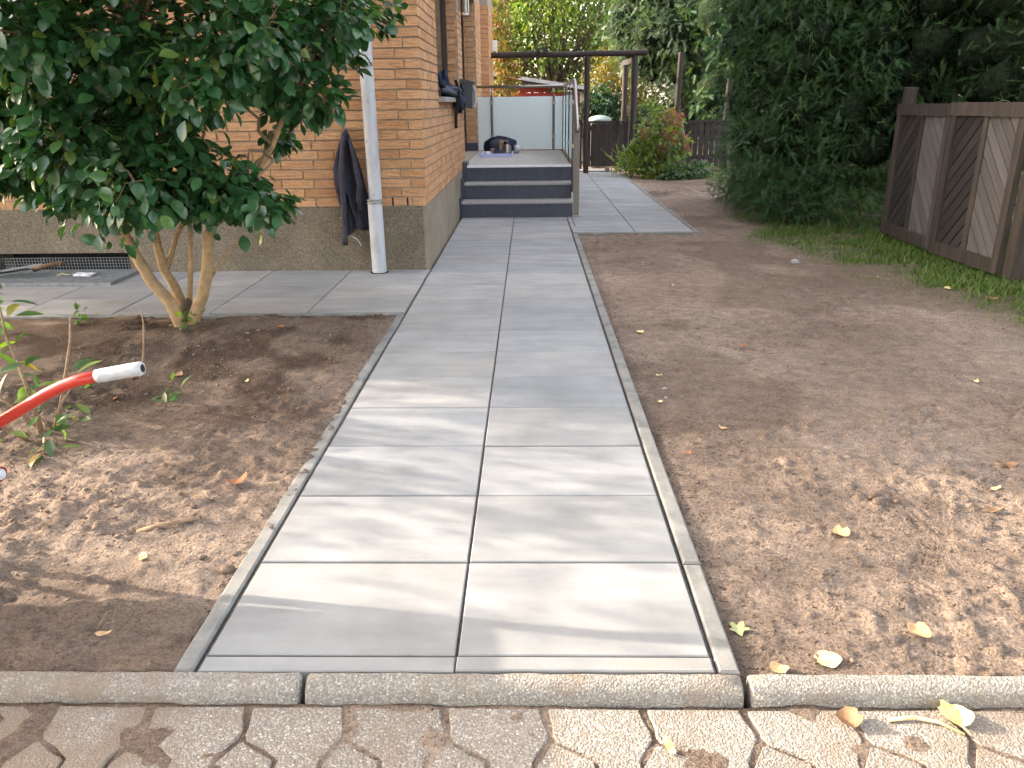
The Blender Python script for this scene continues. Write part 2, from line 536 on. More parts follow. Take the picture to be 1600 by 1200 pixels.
M['bark'] = simple('brown_bark', (0.085, 0.06, 0.045), 0.9, nscale=20, namp=0.45, bump=0.8, bdist=0.015)
M['inner'] = simple('dense_inner_twigs', (0.016, 0.026, 0.013), 0.95, spec=0.05, nscale=22, namp=0.6, bump=0.9, bdist=0.04)  # shade inside the crowns put into a dark colour
M['twig'] = simple('dry_twig', (0.25, 0.165, 0.10), 0.85, nscale=60, namp=0.3)

t = NT('grey_downpipe')
_n = t.noise(9, t.mapped((1, 1, 0.35)), 5, 0.7)
_c = t.ramp(_n, [(0.3, (0.30, 0.31, 0.33)), (0.5, (0.45, 0.46, 0.49)), (0.7, (0.50, 0.51, 0.54))])
_s = t.ramp(t.noise(23, t.mapped((1, 1, 0.5)), 3), [(0.66, 0.0), (0.74, 0.7)])
t.set(col=t.mix(_s, _c, (0.14, 0.14, 0.145)), rough=0.5, spec=0.4)
M['pipe'] = t.m

t = NT('red_tube_paint')
_n = t.noise(24, t.mapped((1, 2, 2)), 4, 0.7)
_w = t.ramp(_n, [(0.63, 0.0), (0.68, 0.85)])
t.set(col=t.mix(_w, (0.50, 0.042, 0.026), (0.16, 0.07, 0.055)), rough=0.33, spec=0.5)
M['red'] = t.m

t = NT('frosted_glass')
_n = t.noise(2.0, t.mapped((1, 1, 0.4)), 3)
t.set(col=t.ramp(_n, [(0.3, (0.68, 0.75, 0.765)), (0.7, (0.75, 0.81, 0.82))]), rough=0.16, spec=0.5)
_tr = t.n('BsdfTranslucent', {'Color': (0.82, 0.90, 0.92, 1)})
_ms = t.n('MixShader', {0: 0.6, 1: t.b.outputs[0], 2: _tr.outputs[0]})
t.t.links.new(_ms.outputs[0], t.out.inputs[0])
M['frost'] = t.m

t = NT('dark_window_glass')
t.set(col=(0.02, 0.022, 0.025), rough=0.05, spec=0.6)
M['pane'] = t.m

t = NT('curtained_window_glass')
_n = t.noise(3.0, t.mapped((9, 1, 0.6)), 2)
t.set(col=t.ramp(_n, [(0.3, (0.52, 0.52, 0.50)), (0.7, (0.70, 0.70, 0.67))]), rough=0.12, spec=0.5)
M['curtain'] = t.m

M['lf_camellia'] = make_leaf('camellia_leaf', [(0, (0.020, 0.062, 0.023)), (0.4, (0.033, 0.096, 0.036)), (0.8, (0.054, 0.138, 0.048)), (0.95, (0.09, 0.17, 0.05)), (1, (0.11, 0.14, 0.03))], 0.27, 0.55, 0.22)
M['lf_yew'] = make_leaf('yew_needle', [(0, (0.018, 0.048, 0.021)), (0.5, (0.042, 0.097, 0.038)), (0.85, (0.078, 0.152, 0.054)), (0.97, (0.11, 0.19, 0.055)), (1, (0.14, 0.075, 0.03))], 0.55, 0.3, 0.2)
M['lf_conifer'] = make_leaf('grey_conifer_needle', [(0, (0.035, 0.062, 0.040)), (0.5, (0.075, 0.115, 0.070)), (1, (0.15, 0.20, 0.115))], 0.55, 0.3, 0.25)
M['lf_light'] = make_leaf('light_green_leaf', [(0, (0.05, 0.085, 0.020)), (0.5, (0.095, 0.14, 0.034)), (0.9, (0.16, 0.19, 0.045)), (1, (0.26, 0.22, 0.05))], 0.5, 0.4, 0.4)
M['lf_gold'] = make_leaf('golden_autumn_leaf', [(0, (0.07, 0.085, 0.018)), (0.4, (0.14, 0.13, 0.026)), (0.8, (0.23, 0.17, 0.035)), (1, (0.28, 0.13, 0.04))], 0.5, 0.4, 0.4, (1.5, 1.4, 0.6))
M['lf_laurel'] = make_leaf('laurel_leaf', [(0, (0.015, 0.045, 0.018)), (0.6, (0.032, 0.085, 0.032)), (1, (0.07, 0.13, 0.05))], 0.3, 0.5, 0.2)
M['lf_creeper'] = make_leaf('creeper_leaf', [(0, (0.06, 0.10, 0.02)), (0.4, (0.14, 0.14, 0.03)), (0.7, (0.26, 0.13, 0.035)), (1, (0.26, 0.035, 0.025))], 0.5, 0.4, 0.4, (1.5, 1.2, 0.6))
M['lf_hyd'] = make_leaf('hydrangea_leaf', [(0, (0.05, 0.095, 0.022)), (0.5, (0.11, 0.17, 0.035)), (0.9, (0.20, 0.23, 0.045)), (1, (0.30, 0.22, 0.05))], 0.5, 0.4, 0.35)
M['lf_flower'] = make_leaf('faded_pink_petal', [(0, (0.20, 0.06, 0.05)), (0.5, (0.36, 0.12, 0.11)), (1, (0.40, 0.22, 0.13))], 0.7, 0.2, 0.3, (1.3, 1.0, 0.9))
M['lf_low'] = make_leaf('blue_green_low_leaf', [(0, (0.04, 0.075, 0.038)), (0.6, (0.08, 0.125, 0.06)), (1, (0.15, 0.19, 0.09))], 0.5, 0.4, 0.3)
M['lf_shrub'] = make_leaf('young_shrub_leaf', [(0, (0.04, 0.085, 0.028)), (0.5, (0.08, 0.15, 0.04)), (0.9, (0.17, 0.23, 0.05)), (1, (0.32, 0.22, 0.05))], 0.42, 0.5, 0.35)
M['lf_grass'] = make_leaf('grass_blade', [(0, (0.045, 0.088, 0.020)), (0.5, (0.09, 0.15, 0.032)), (0.85, (0.145, 0.19, 0.05)), (1, (0.25, 0.21, 0.09))], 0.6, 0.25, 0.3)
M['lf_shade'] = make_leaf('broad_tree_leaf', [(0, (0.03, 0.06, 0.018)), (1, (0.08, 0.12, 0.03))], 0.5, 0.4, 0.12)


def dead_leaf_mat(name, c0, c1):
    t = NT(name)
    p = t.pos()
    n = t.noise(45, p, 4, 0.65)
    t.set(col=t.ramp(n, [(0.3, c0), (0.65, c1)]), rough=0.7, spec=0.25)
    return t.m


M['dl_yellow'] = dead_leaf_mat('pale_yellow_leaf', (0.62, 0.47, 0.16), (0.74, 0.66, 0.36))
M['dl_tan'] = dead_leaf_mat('tan_dry_leaf', (0.38, 0.22, 0.10), (0.58, 0.40, 0.22))
M['dl_brown'] = dead_leaf_mat('brown_dry_leaf', (0.19, 0.10, 0.05), (0.34, 0.20, 0.11))
M['dl_orange'] = dead_leaf_mat('orange_leaf', (0.27, 0.10, 0.045), (0.40, 0.18, 0.08))
M['dl_green'] = dead_leaf_mat('greenish_leaf', (0.24, 0.27, 0.12), (0.40, 0.40, 0.20))

# ================================================================ SETTING
random.seed(11)
rng = np.random.default_rng(7)


# ---------------------------------------------------------------- soil sheet
def seg_dist(x, y, pts):
    """distance to a polyline and arc position along it"""
    best = np.full(np.shape(x), 1e9)
    arc = np.zeros(np.shape(x))
    side = np.zeros(np.shape(x))
    s0 = 0.0
    for (ax, ay), (bx, by) in zip(pts, pts[1:]):
        dx, dy = bx - ax, by - ay
        L = math.hypot(dx, dy)
        t = np.clip(((x - ax) * dx + (y - ay) * dy) / (L * L), 0, 1)
        d = np.hypot(x - ax - t * dx, y - ay - t * dy)
        sd = ((x - ax) * dy - (y - ay) * dx) / L
        m = d < best
        best = np.where(m, d, best)
        arc = np.where(m, s0 + t * L, arc)
        side = np.where(m, sd, side)
        s0 += L
    return best, arc, side


GRASS_EDGE = ((-1.0, 4.2), (0.5, 3.7), (1.6, 3.15), (2.8, 2.92), (4.0, 2.75), (5.0, 2.5), (6.0, 2.32), (7.5, 2.28), (8.5, 2.9), (10.0, 3.3), (11.6, 3.1), (12.4, 2.75), (14.2, 2.4), (40.0, 2.4))


def grass_amount(x, y):
    ge = np.interp(y, [p[0] for p in GRASS_EDGE], [p[1] for p in GRASS_EDGE])
    n = fbm(x, y, 1.7, 5, 3)
    return sstep(-0.12, 0.42, x - ge + 0.55 * n)


def height(x, y):
    x, y = np.asarray(x, float), np.asarray(y, float)
    n1 = fbm(x, y, 0.9, 1, 3)
    n2 = fbm(x, y, 5.0, 2, 3)
    n3 = fbm(x, y, 17.0, 3, 3, 0.6)
    n4 = fbm(x, y * 1.7, 34.0, 4, 2)
    rough = 0.45 + 1.1 * sstep(-0.1, 0.25, fbm(x, y, 1.6, 9, 2))
    z = -0.022 + 0.020 * n1 + 0.009 * n2 + rough * (0.0055 * n3 + 0.0055 * n4)
    # the bed on the left is dug over: coarser, and heaped a little round the tree
    left = sstep(-0.52, -0.75, x) * sstep(4.8, 4.5, y)
    z = z + left * (0.012 + 0.020 * fbm(x, y, 3.0, 6, 3) + 0.006 * n3 + 0.05 * np.exp(-(((x + 1.55) / 0.75) ** 2 + ((y - 2.75) / 0.33) ** 2)))
    # crumbs that stand proud
    c = fbm(x, y, 38.0, 12, 2)
    z = z + 0.008 * sstep(0.27, 0.45, c) * (0.5 + rough)
    # tyre tracks
    for pts, w in ((((1.52, 0.80), (1.44, 0.62), (1.26, 0.36), (1.19, 0.12), (1.13, -0.02)), 0.032), (((0.95, 0.72), (1.18, 0.66), (1.42, 0.62)), 0.035), (((1.43, 0.86), (1.41, 0.58)), 0.03)):
        d, a, s = seg_dist(x, y, pts)
        m = sstep(w * 1.5, w * 0.9, d)
        z = z * (1 - 0.75 * m) + m * (-0.028 * 0.75) + m * 0.0045 * np.cos(s * 2 * math.pi / 0.019)
    z = np.where(x > 0.5, np.minimum(z, 0.012), z)
    # sunk below everything that is paved
    def sink(z, x0, x1, y0, y1, depth=-0.10):
        m = (x > x0) & (x < x1) & (y > y0) & (y < y1)
        return np.where(m, depth, z)
    edge = 0.028 * fbm(x * 0 + 3.3, y, 4.0, 21, 3)
    lx = np.where(y < 1.75, -0.628 + edge, -0.645)
    z = np.where((x > lx) & (x < 0.643) & (y > -0.06) & (y < 8.0), -0.10, z)
    # the soil stays just under the edging stones on the right
    z = np.where((x >= 0.643) & (x < 0.80) & (y > -0.06) & (y < 6.4), np.minimum(z, -0.012 - 0.02 * sstep(0.72, 0.645, x)), z)
    z = sink(z, -9.0, -0.6, 3.215, 5.2)
    z = sink(z, 0.60, 1.875, 6.375, 14.0)
    z = np.where((x > 1.87) & (x < 2.0) & (y > 6.3) & (y < 14), np.minimum(z, -0.012), z)
    # kerb and driveway along the front
    cover = sstep(-0.95, -1.25, x + 0.10 * fbm(x, y, 6.0, 31, 3))      # soil trodden over the kerb on the left
    spill = 0.007 - 0.052 * sstep(-0.094, -0.122, y) + 0.5 * (z + 0.02)
    base = -0.0515 + 0.010 * n2 + 0.007 * n3 + 0.005 * sstep(-0.62, -1.0, x) + 0.004 * sstep(-0.135, -0.112, y)
    zk = np.where(y > -0.112, -0.11, base)
    z = np.where(y > -0.058, z, np.maximum(zk, np.where(cover > 0.95, np.maximum(spill, 0.005 - 0.05 * sstep(-0.098, -0.122, y)), cover * spill + (1 - cover) * -0.11)))
    return z


def axis(*parts):
    out = []
    for a, b, st in parts:
        out.append(np.arange(a, b - st * 0.01, st))
    return np.concatenate(out)


gx = np.concatenate([-np.geomspace(400, 9.5, 16), axis((-9, -5, 0.4), (-5, -2.3, 0.05), (-2.3, 2.6, 0.0125), (2.6, 6, 0.06), (6, 10, 0.4)), np.geomspace(10, 400, 16)])
gyv = np.concatenate([-np.geomspace(400, 1.0, 14), axis((-0.95, -0.40, 0.05), (-0.40, 1.9, 0.0125), (1.9, 4.0, 0.028), (4.0, 7.0, 0.06), (7.0, 16.0, 0.14)), np.geomspace(16, 400, 18)])
GX, GY = np.meshgrid(gx, gyv)
GZ = height(GX, GY)
far = sstep(12, 30, np.hypot(GX, GY - 5))
GZ = GZ * (1 - far) - 0.02 * far
nx, ny = len(gx), len(gyv)
idx = np.arange(nx * ny).reshape(ny, nx)
quads = np.stack([idx[:-1, :-1], idx[:-1, 1:], idx[1:, 1:], idx[1:, :-1]], -1).reshape(-1, 4)
damp = sstep(-0.55, -0.8, GX) * sstep(0.75, 1.7, GY + 0.5 * fbm(GX, GY, 2.0, 41, 3)) * (0.55 + 0.6 * sstep(-0.2, 0.25, fbm(GX, GY, 4.0, 42, 3)))
damp = np.maximum(damp, 0.5 * sstep(0.12, 0.3, fbm(GX, GY, 1.1, 44, 3)))
gr = np.maximum(grass_amount(GX, GY), sstep(15.0, 15.6, GY))
me = array_mesh('soil', np.stack([GX, GY, GZ], -1).reshape(-1, 3), quads, M['soil'], smooth=True, extra={'damp': damp.ravel(), 'grass': gr.ravel()})
soil = bpy.data.objects.new('soil', me)
COL.objects.link(soil)
tag(soil, 'bare raked brown soil on both sides of the new path', kind='structure')

# crumbs and clods lying on it
ICO = np.array([(0, 0, 1), (0.894, 0, 0.447), (0.276, 0.851, 0.447), (-0.724, 0.526, 0.447), (-0.724, -0.526, 0.447), (0.276, -0.851, 0.447), (0.724, 0.526, -0.447), (-0.276, 0.851, -0.447), (-0.894, 0, -0.447), (-0.276, -0.851, -0.447), (0.724, -0.526, -0.447), (0, 0, -1)])
ICOF = np.array([(0, 1, 2), (0, 2, 3), (0, 3, 4), (0, 4, 5), (0, 5, 1), (1, 6, 2), (2, 6, 7), (2, 7, 3), (3, 7, 8), (3, 8, 4), (4, 8, 9), (4, 9, 5), (5, 9, 10), (5, 10, 1), (1, 10, 6), (6, 11, 7), (7, 11, 8), (8, 11, 9), (9, 11, 10), (10, 11, 6)])


def clods(n, xr, yr, smin, smax, dens=None):
    x, y = rng.uniform(*xr, n), rng.uniform(*yr, n)
    keep = np.ones(n, bool) if dens is None else rng.random(n) < dens(x, y)
    x, y = x[keep], y[keep]
    return x, y, smin + (smax - smin) * rng.random(len(x)) ** 4


def d_right(x, y):
    return ((x > 0.67) & ~((y > 6.35) & (x < 1.9))) * sstep(-0.05, 0.3, fbm(x, y, 1.4, 51, 3)) * 0.8 + 0.12 * (x > 0.67)


def d_left(x, y):
    return (x < -0.66) * (0.25 + sstep(0.0, 0.3, fbm(x, y, 2.2, 52, 3)))


OCT = np.array([(1, 0, 0), (-1, 0, 0), (0, 1, 0), (0, -1, 0), (0, 0, 1), (0, 0, -1)], float)
OCTF = np.array([(0, 2, 4), (2, 1, 4), (1, 3, 4), (3, 0, 4), (2, 0, 5), (1, 2, 5), (3, 1, 5), (0, 3, 5)])


def scatter(name, tpl, faces, sets, squash, label):
    x, y, s = [np.concatenate(q) for q in zip(*sets)]
    n, k = len(x), len(tpl)
    a = rng.uniform(0, 6.28, n)
    T = tpl[None] * (s[:, None, None] * (0.5 + 0.8 * rng.random((n, k, 1)))) * np.array([1.2, 0.9, squash])
    T = np.stack([T[..., 0] * np.cos(a)[:, None] - T[..., 1] * np.sin(a)[:, None], T[..., 0] * np.sin(a)[:, None] + T[..., 1] * np.cos(a)[:, None], T[..., 2]], -1)
    V = T + np.stack([x, y, height(x, y) + s * 0.15], -1)[:, None]
    F = (faces[None] + k * np.arange(n)[:, None, None]).reshape(-1, 3)
    V = V.reshape(-1, 3)
    o = bpy.data.objects.new(name, array_mesh(name, V, F, M['soil'], None, False, {'damp': np.repeat(0.25 * rng.random(n), k), 'grass': np.zeros(len(V))}))
    COL.objects.link(o)
    return tag(o, label, kind='stuff')


scatter('soil_clods', ICO, ICOF, (clods(2600, (0.67, 3.2), (-0.04, 4.0), 0.003, 0.010, d_right), clods(900, (0.7, 3.2), (3.5, 9.0), 0.004, 0.014, d_right), clods(3000, (-2.3, -0.66), (-0.04, 3.2), 0.003, 0.014, d_left), clods(500, (0.66, 0.80), (-0.04, 6.2), 0.003, 0.008, None)), 0.6, 'clods of brown soil scattered over the bare ground')
scatter('soil_crumbs', OCT, OCTF, (clods(20000, (0.67, 2.6), (-0.05, 2.6), 0.0016, 0.006, d_right), clods(9000, (0.67, 3.0), (2.4, 6.2), 0.0025, 0.008, d_right), clods(14000, (-1.9, -0.64), (-0.05, 3.2), 0.0016, 0.007, d_left), clods(2500, (-1.3, 1.6), (-0.33, -0.115), 0.001, 0.004, None), clods(2500, (0.665, 0.74), (-0.04, 5.0), 0.0015, 0.006, None), clods(1500, (-0.70, -0.635), (-0.04, 3.2), 0.0015, 0.006, None)), 0.7, 'fine crumbs of brown soil on the bare ground')

# ---------------------------------------------------------------- paved path
path = thing('garden_path', (0, 3.5, 0), 'new light grey concrete slab path leading to the house steps', kind='structure')
SLABS = {}


def slab(x0, x1, y0, y1, name='paving_slab', parent=None, mat='slab', h=0.05, b=0.003, z=None, g=0.0037):
    w, d = round(x1 - x0 - 2 * g, 4), round(y1 - y0 - 2 * g, 4)
    key = (w, d, name, mat)
    if key not in SLABS:
        SLABS[key] = MB().slab(-w / 2, w / 2, -d / 2, d / 2, -h, 0, b).mesh(name, M[mat])
    dz = random.uniform(-0.0012, 0.0012) if z is None else z
    return place(name, SLABS[key], parent or path, ((x0 + x1) / 2, (y0 + y1) / 2, dz), (random.gauss(0, 0.0011), random.gauss(0, 0.0008), random.gauss(0, 0.0016)))


TW, TL = 0.602, 0.402
for i in range(19):
    y1 = min((i + 1) * TL, 7.56)
    slab(-TW, 0, i * TL, y1)
    slab(0, TW, i * TL, y1)
slab(-TW, 0, -0.054, 0, name='cut_strip', g=0.002)
slab(0, TW, -0.052, 0, name='cut_strip', g=0.002)
# walkway along the front wall
for k in range(7):
    xr = -0.612 - k * 0.626
    for r0, r1 in ((3.262, 3.668), (3.668, 4.074), (4.074, 4.60)):
        if r0 > 4.0 and xr - 0.3 < -2.9 and xr - 0.626 > -4.3:
            if xr > -2.93: slab(-2.925, xr, r0, r1)
            continue
        slab(xr - 0.626, xr, r0, r1)
# wide part beside the steps
for i in range(18):
    for x0, x1 in ((0.66, 1.245), (1.245, 1.835)):
        if i == 0 and x0 < 0.7: x0 = 0.612
        slab(x0, x1, 6.415 + i * 0.402, 6.415 + (i + 1) * 0.402)
for i in range(2):
    slab(0.607, 0.66, 6.815 + i * 0.4, 6.815 + (i + 1) * 0.4, name='cut_strip')
# edging stones
E = dict(name='edging_stone', mat='edging', h=0.10, b=0.006)


def edging(x0, x1, y0, y1, z=0.0):
    o = slab(x0, x1, y0, y1, z=z + random.uniform(-0.002, 0.002), g=0.0015, **E)
    return o


yy = -0.054
for y1 in (0.985, 1.99, 3.21):
    edging(-0.662, -0.612, yy, y1, -0.002)
    yy = y1
yy = -0.05
for y1 in (0.40, 1.39, 2.39, 3.39, 4.39, 5.39, 6.37):
    edging(0.609, 0.662, yy, y1, -0.001)
    yy = y1
for k in range(5):
    edging(-0.662 - (k + 1) * 1.0, -0.612 - k * 1.0 - (0.05 if k else 0), 3.212, 3.259, -0.001)
edging(0.664, 1.36, 6.372, 6.412)
edging(1.36, 1.838, 6.372, 6.412)
for i in range(7):
    edging(1.838, 1.885, 6.372 + i * 1.045, 6.372 + (i + 1) * 1.045)
b = MB()
for x0, x1, y0, y1 in ((-0.607, 0.606, -0.05, 7.7), (-8, -0.607, 3.262, 4.7), (0.606, 1.834, 6.416, 13.68)):
    b.add([(x0, y0, -0.0085), (x1, y0, -0.0085), (x1, y1, -0.0085), (x0, y1, -0.0085)], [(0, 1, 2, 3)])
tag(b.build('joint_sand', M['sand'], path), kind='stuff')
slab(0.75, 1.62, 13.66, 14.1, name='threshold_slab', h=0.1, z=0.02)
MB().slab(1.60, 1.68, 13.60, 13.66, -0.05, 0.075, 0.004).build('threshold_block', M['edging'], path)

# ---------------------------------------------------------------- kerb and driveway in front
kerb = thing('kerb', (0, -0.11, 0), 'rounded exposed aggregate kerb running across the foot of the path', kind='structure')
prof = [(-0.058, -0.12), (-0.058, -0.002)]
for k in range(8):
    t_ = k / 7 * math.pi / 2
    prof.append((-0.070 - 0.040 * math.sin(t_), -0.040 + 0.040 * math.cos(t_)))
prof.append((-0.111, -0.12))
for k, (x0, x1) in enumerate(((-2.36, -1.352), (-1.348, -0.349), (-0.343, 0.660), (0.668, 1.664), (1.670, 2.67))):
    mb = MB()
    xs = [x0 + 0.004] + list(np.linspace(x0 + 0.010, x1 - 0.010, 24)) + [x1 - 0.004]
    n = len(prof)
    V, F = [], []
    for j, x in enumerate(xs):
        e = 0.006 if j in (0, len(xs) - 1) else 0.0
        for q, (a, c) in enumerate(prof):
            w = 0.0022 * random.uniform(-1, 1)
            V.append((x, a + (e if q > 1 else 0) + (w if q > 1 else 0), c - (e if 0 < q else 0) + w))
    for j in range(len(xs) - 1):
        for q in range(n - 1):
            F.append((j * n + q, j * n + q + 1, (j + 1) * n + q + 1, (j + 1) * n + q))
    F += [tuple(range(n - 1, -1, -1)), tuple(range(len(V) - n, len(V)))]
    mb.add(V, F)
    mb.build('kerb_stone', M['kerb'], kerb, autosmooth=50)

drive = thing('driveway', (0, -0.6, -0.06), 'old interlocking exposed aggregate paving blocks of the driveway in front', kind='structure')
P = 0.2225
POLY = ([(-0.102, 0), (0.102, 0), (0.107, -0.028), (0.120, -0.066), (0.120, -0.088), (0.087, -0.146), (0.083, -0.25), (0.003, -0.25), (0.000, -0.150), (-0.034, -0.124), (-0.084, -0.098), (-0.093, -0.080), (-0.092, -0.060), (-0.098, -0.028)],
        [(0.004, -0.104), (0.042, -0.130), (0.083, -0.152), (0.088, -0.25), (-0.040, -0.25), (-0.033, -0.160), (-0.003, -0.108)])


def block_mesh(poly):
    n = len(poly)
    cxp, cyp = sum(p[0] for p in poly) / n, sum(p[1] for p in poly) / n
    ins = lambda a, c, k: (a + (cxp - a) * k, c + (cyp - c) * k)
    V = [(*q, -0.06) for q in poly] + [(*q, -0.004) for q in poly] + [(*ins(*q, 0.035), 0.0) for q in poly]
    F = [tuple(range(3 * n - 1, 2 * n - 1, -1))] + [(i, (i + 1) % n, n + (i + 1) % n, n + i)[::-1] for i in range(n)] + [(n + i, n + (i + 1) % n, 2 * n + (i + 1) % n, 2 * n + i)[::-1] for i in range(n)]
    return MB().add(V, F).mesh('paving_block', M['block'])


BM = [block_mesh(p) for p in POLY]
for row in range(3):
    for k in range(-7, 9):
        x = -0.129 + k * P - (P / 2 if row % 2 else 0)
        y = -0.119 - row * 0.257
        if abs(x) > 1.75: continue
        for kind, dx in ((0, 0.0), (1, 0.1285)):
            place('paving_block', BM[kind], drive, (x + dx, y, -0.045 + random.uniform(-0.0015, 0.0015)), (random.gauss(0, 0.006), random.gauss(0, 0.006), random.gauss(0, 0.008)))

# ================================================================ HOUSE
XW, YW = -0.63, 4.62           # mortar faces of the side and the front wall
ZP = 0.493                     # top of the plinth
EAVE = 5.5
house = thing('brick_house', (-3.5, 9.0, 0), 'orange brick house with brown roughcast plinth on the left', 'house')
W1 = (5.8, 8.0, 1.30, 2.62)    # window in the side wall: y0 y1 z0 z1
D1 = (8.56, 11.25, 0.535, 2.66)
WF = (-5.2, -3.5, 1.16, 2.45)  # window in the front wall: x0 x1 z0 z1
XP = -0.50                     # the far end of the side wall stands proud
YP = 12.6
YE = 14.3


def wall_cells(a0, a1, z0, z1, holes):
    ca = sorted({a0, a1} | {h for q in holes for h in q[:2] if a0 < h < a1})
    cz = sorted({z0, z1} | {h for q in holes for h in q[2:] if z0 < h < z1})
    for i in range(len(ca) - 1):
        for j in range(len(cz) - 1):
            am, zm = (ca[i] + ca[i + 1]) / 2, (cz[j] + cz[j + 1]) / 2
            if not any(q[0] < am < q[1] and q[2] < zm < q[3] for q in holes):
                yield ca[i], ca[i + 1], cz[j], cz[j + 1]


mb = MB()
for a0, a1, z0, z1 in wall_cells(YW, YP, ZP, EAVE, [W1, D1]):
    mb.box(XW - 0.34, XW, a0, a1, z0, z1)
mb.box(XP - 0.4, XP, YP, YE, ZP, EAVE)
mb.build('side_wall', M['mortar'], house)
mb = MB()
for a0, a1, z0, z1 in wall_cells(-7.5, XW - 0.34, ZP, EAVE, [WF]):
    mb.box(a0, a1, YW, YW + 0.34, z0, z1)
mb.build('front_wall', M['mortar'], house)
MB().box(-7.5, -7.2, YW + 0.34, YE, 0, EAVE).box(-7.2, XP - 0.4, YE - 0.3, YE, 0, EAVE).build('back_wall', M['mortar'], house)
mb = MB()
mb.box(-7.55, -4.10, YW - 0.006, YW + 0.3, -0.3, ZP)
mb.box(-4.10, -3.03, YW - 0.006, YW + 0.3, 0.15, ZP)
mb.box(-3.03, XW - 0.02, YW - 0.006, YW + 0.3, -0.3, ZP)
mb.build('front_plinth', M['plinth'], house)
MB().box(XW - 0.3, XW + 0.004, YW - 0.004, YP, -0.3, ZP - 0.002).box(XW - 0.3, XP + 0.004, YP, YE, -0.3, ZP - 0.002).build('side_plinth', M['plinth_side'], house)
# dark interior behind the openings, floor slab
MB().box(-7.1, -1.35, 5.3, 13.9, 0.4, 5.3).build('interior', M['dark'], house)
# roof
mb = MB()
ym = (YW + YE) / 2
sec = [(YW - 0.45, EAVE - 0.10), (ym, EAVE + 3.1), (YE + 0.45, EAVE - 0.10), (YE + 0.45, EAVE + 0.05), (ym, EAVE + 3.3), (YW - 0.45, EAVE + 0.05)]
mb.prism(sec, lambda a, b_, d: (d, a, b_), -7.7, -0.35)
mb.prism([(YW, EAVE), (YE, EAVE), (ym, EAVE + 3.0)], lambda a, b_, d: (d, a, b_), -7.5, -0.62)
mb.build('roof', M['tile_roof'], house)

# bricks ---------------------------------------------------------
CH, BH = 0.0707, 0.0600
BRICKS = []    # (wall, along0, along1, z0, visible size)


def lay(wall, a0, a1, z0, z1, holes, start=0):
    rows = int(round((z1 - z0) / CH))
    for r in range(rows):
        z = z0 + r * CH + 0.005
        a = a0
        rr = random.Random(r * 7 + start)
        first = [0.115, 0.19][r % 2] + rr.uniform(-0.008, 0.008)
        L = first
        while a < a1 - 0.02:
            b_ = min(a + L, a1)
            if a1 - b_ < 0.06: b_ = a1
            segs = [(a, b_ - 0.010 if b_ < a1 else b_)]
            for h0, h1, hz0, hz1 in holes:
                if hz0 < z + BH * 0.5 < hz1:
                    new = []
                    for s0, s1 in segs:
                        if s1 <= h0 or s0 >= h1: new.append((s0, s1))
                        else:
                            if s0 < h0 - 0.015: new.append((s0, h0))
                            if s1 > h1 + 0.015: new.append((h1, s1))
                    segs = new
            for s0, s1 in segs:
                if s1 - s0 > 0.015: BRICKS.append((wall, s0, s1, z))
            a = b_
            L = 0.25 if rr.random() > 0.07 else 0.125


lay('front', 0.0, 4.6, ZP, ZP + 30 * CH, [(-0.622 - WF[1], -0.622 - WF[0], WF[2], WF[3])], 3)   # along = distance from the corner
lay('side', 0.0165, YP - YW + 0.008, ZP, ZP + 32 * CH, [(W1[0] - 4.612, W1[1] - 4.612, W1[2] - 0.05, W1[3]), (D1[0] - 4.612, D1[1] - 4.612, D1[2] - 0.1, D1[3])], 5)
lay('proud', 0.0, YE - YP, ZP, ZP + 32 * CH, [], 8)
lay('jamb_w', 0.0, 0.115, W1[2], W1[3] - 0.03, [], 11)
lay('jamb_d', 0.0, 0.185, D1[2] + 0.02, D1[3] - 0.03, [], 12)
lay('return', 0.0, XP - XW + 0.005, ZP, ZP + 32 * CH, [], 13)


def brick_box(wall, s0, s1, z, jit=0.0):
    o_ = random.uniform(-0.0012, 0.0012)
    if wall == 'front': return (-0.622 - s1, -0.622 - s0, 4.612 + o_, 4.634, z, z + BH)
    if wall == 'side': return (-0.650, -0.622 + o_, 4.612 + s0, 4.612 + s1, z, z + BH)
    if wall == 'proud': return (XP - 0.02, XP + 0.008 + o_, YP - 0.008 + s0, YP - 0.008 + s1, z, z + BH)
    if wall == 'jamb_w': return (-0.652 - s1, -0.652 - s0, W1[1] - 0.008 + o_, W1[1] + 0.01, z, z + BH)
    if wall == 'jamb_d': return (-0.652 - s1, -0.652 - s0, D1[1] - 0.008 + o_, D1[1] + 0.01, z, z + BH)
    return (XW + 0.010 + s0, XW + 0.010 + s1 - 0.005, YP - 0.010 + o_, YP + 0.006, z, z + BH)


CAM = np.array((0.179, -1.518, 1.235))


def brick_size(q):
    """how large a brick shows; nothing for those the tree or the frame hides"""
    x0, x1, y0, y1, z0, z1 = brick_box(*q)
    c = np.array(((x0 + x1) / 2, (y0 + y1) / 2, (z0 + z1) / 2))
    d = c - CAM
    D = np.linalg.norm(d)
    if z0 > 0.40 + 0.31 * (c[1] + 0.1): return 0.0                    # above the frame
    if q[0] == 'front':
        if c[0] < -1.35 and not (z1 < 0.72): return 0.0
        return (x1 - x0) * 0.06 * abs(d[1]) / D ** 3
    if q[0] in ('side', 'proud'): return (y1 - y0) * 0.06 * abs(d[0]) / D ** 3
    return (x1 - x0) * 0.06 * abs(d[1]) / D ** 3


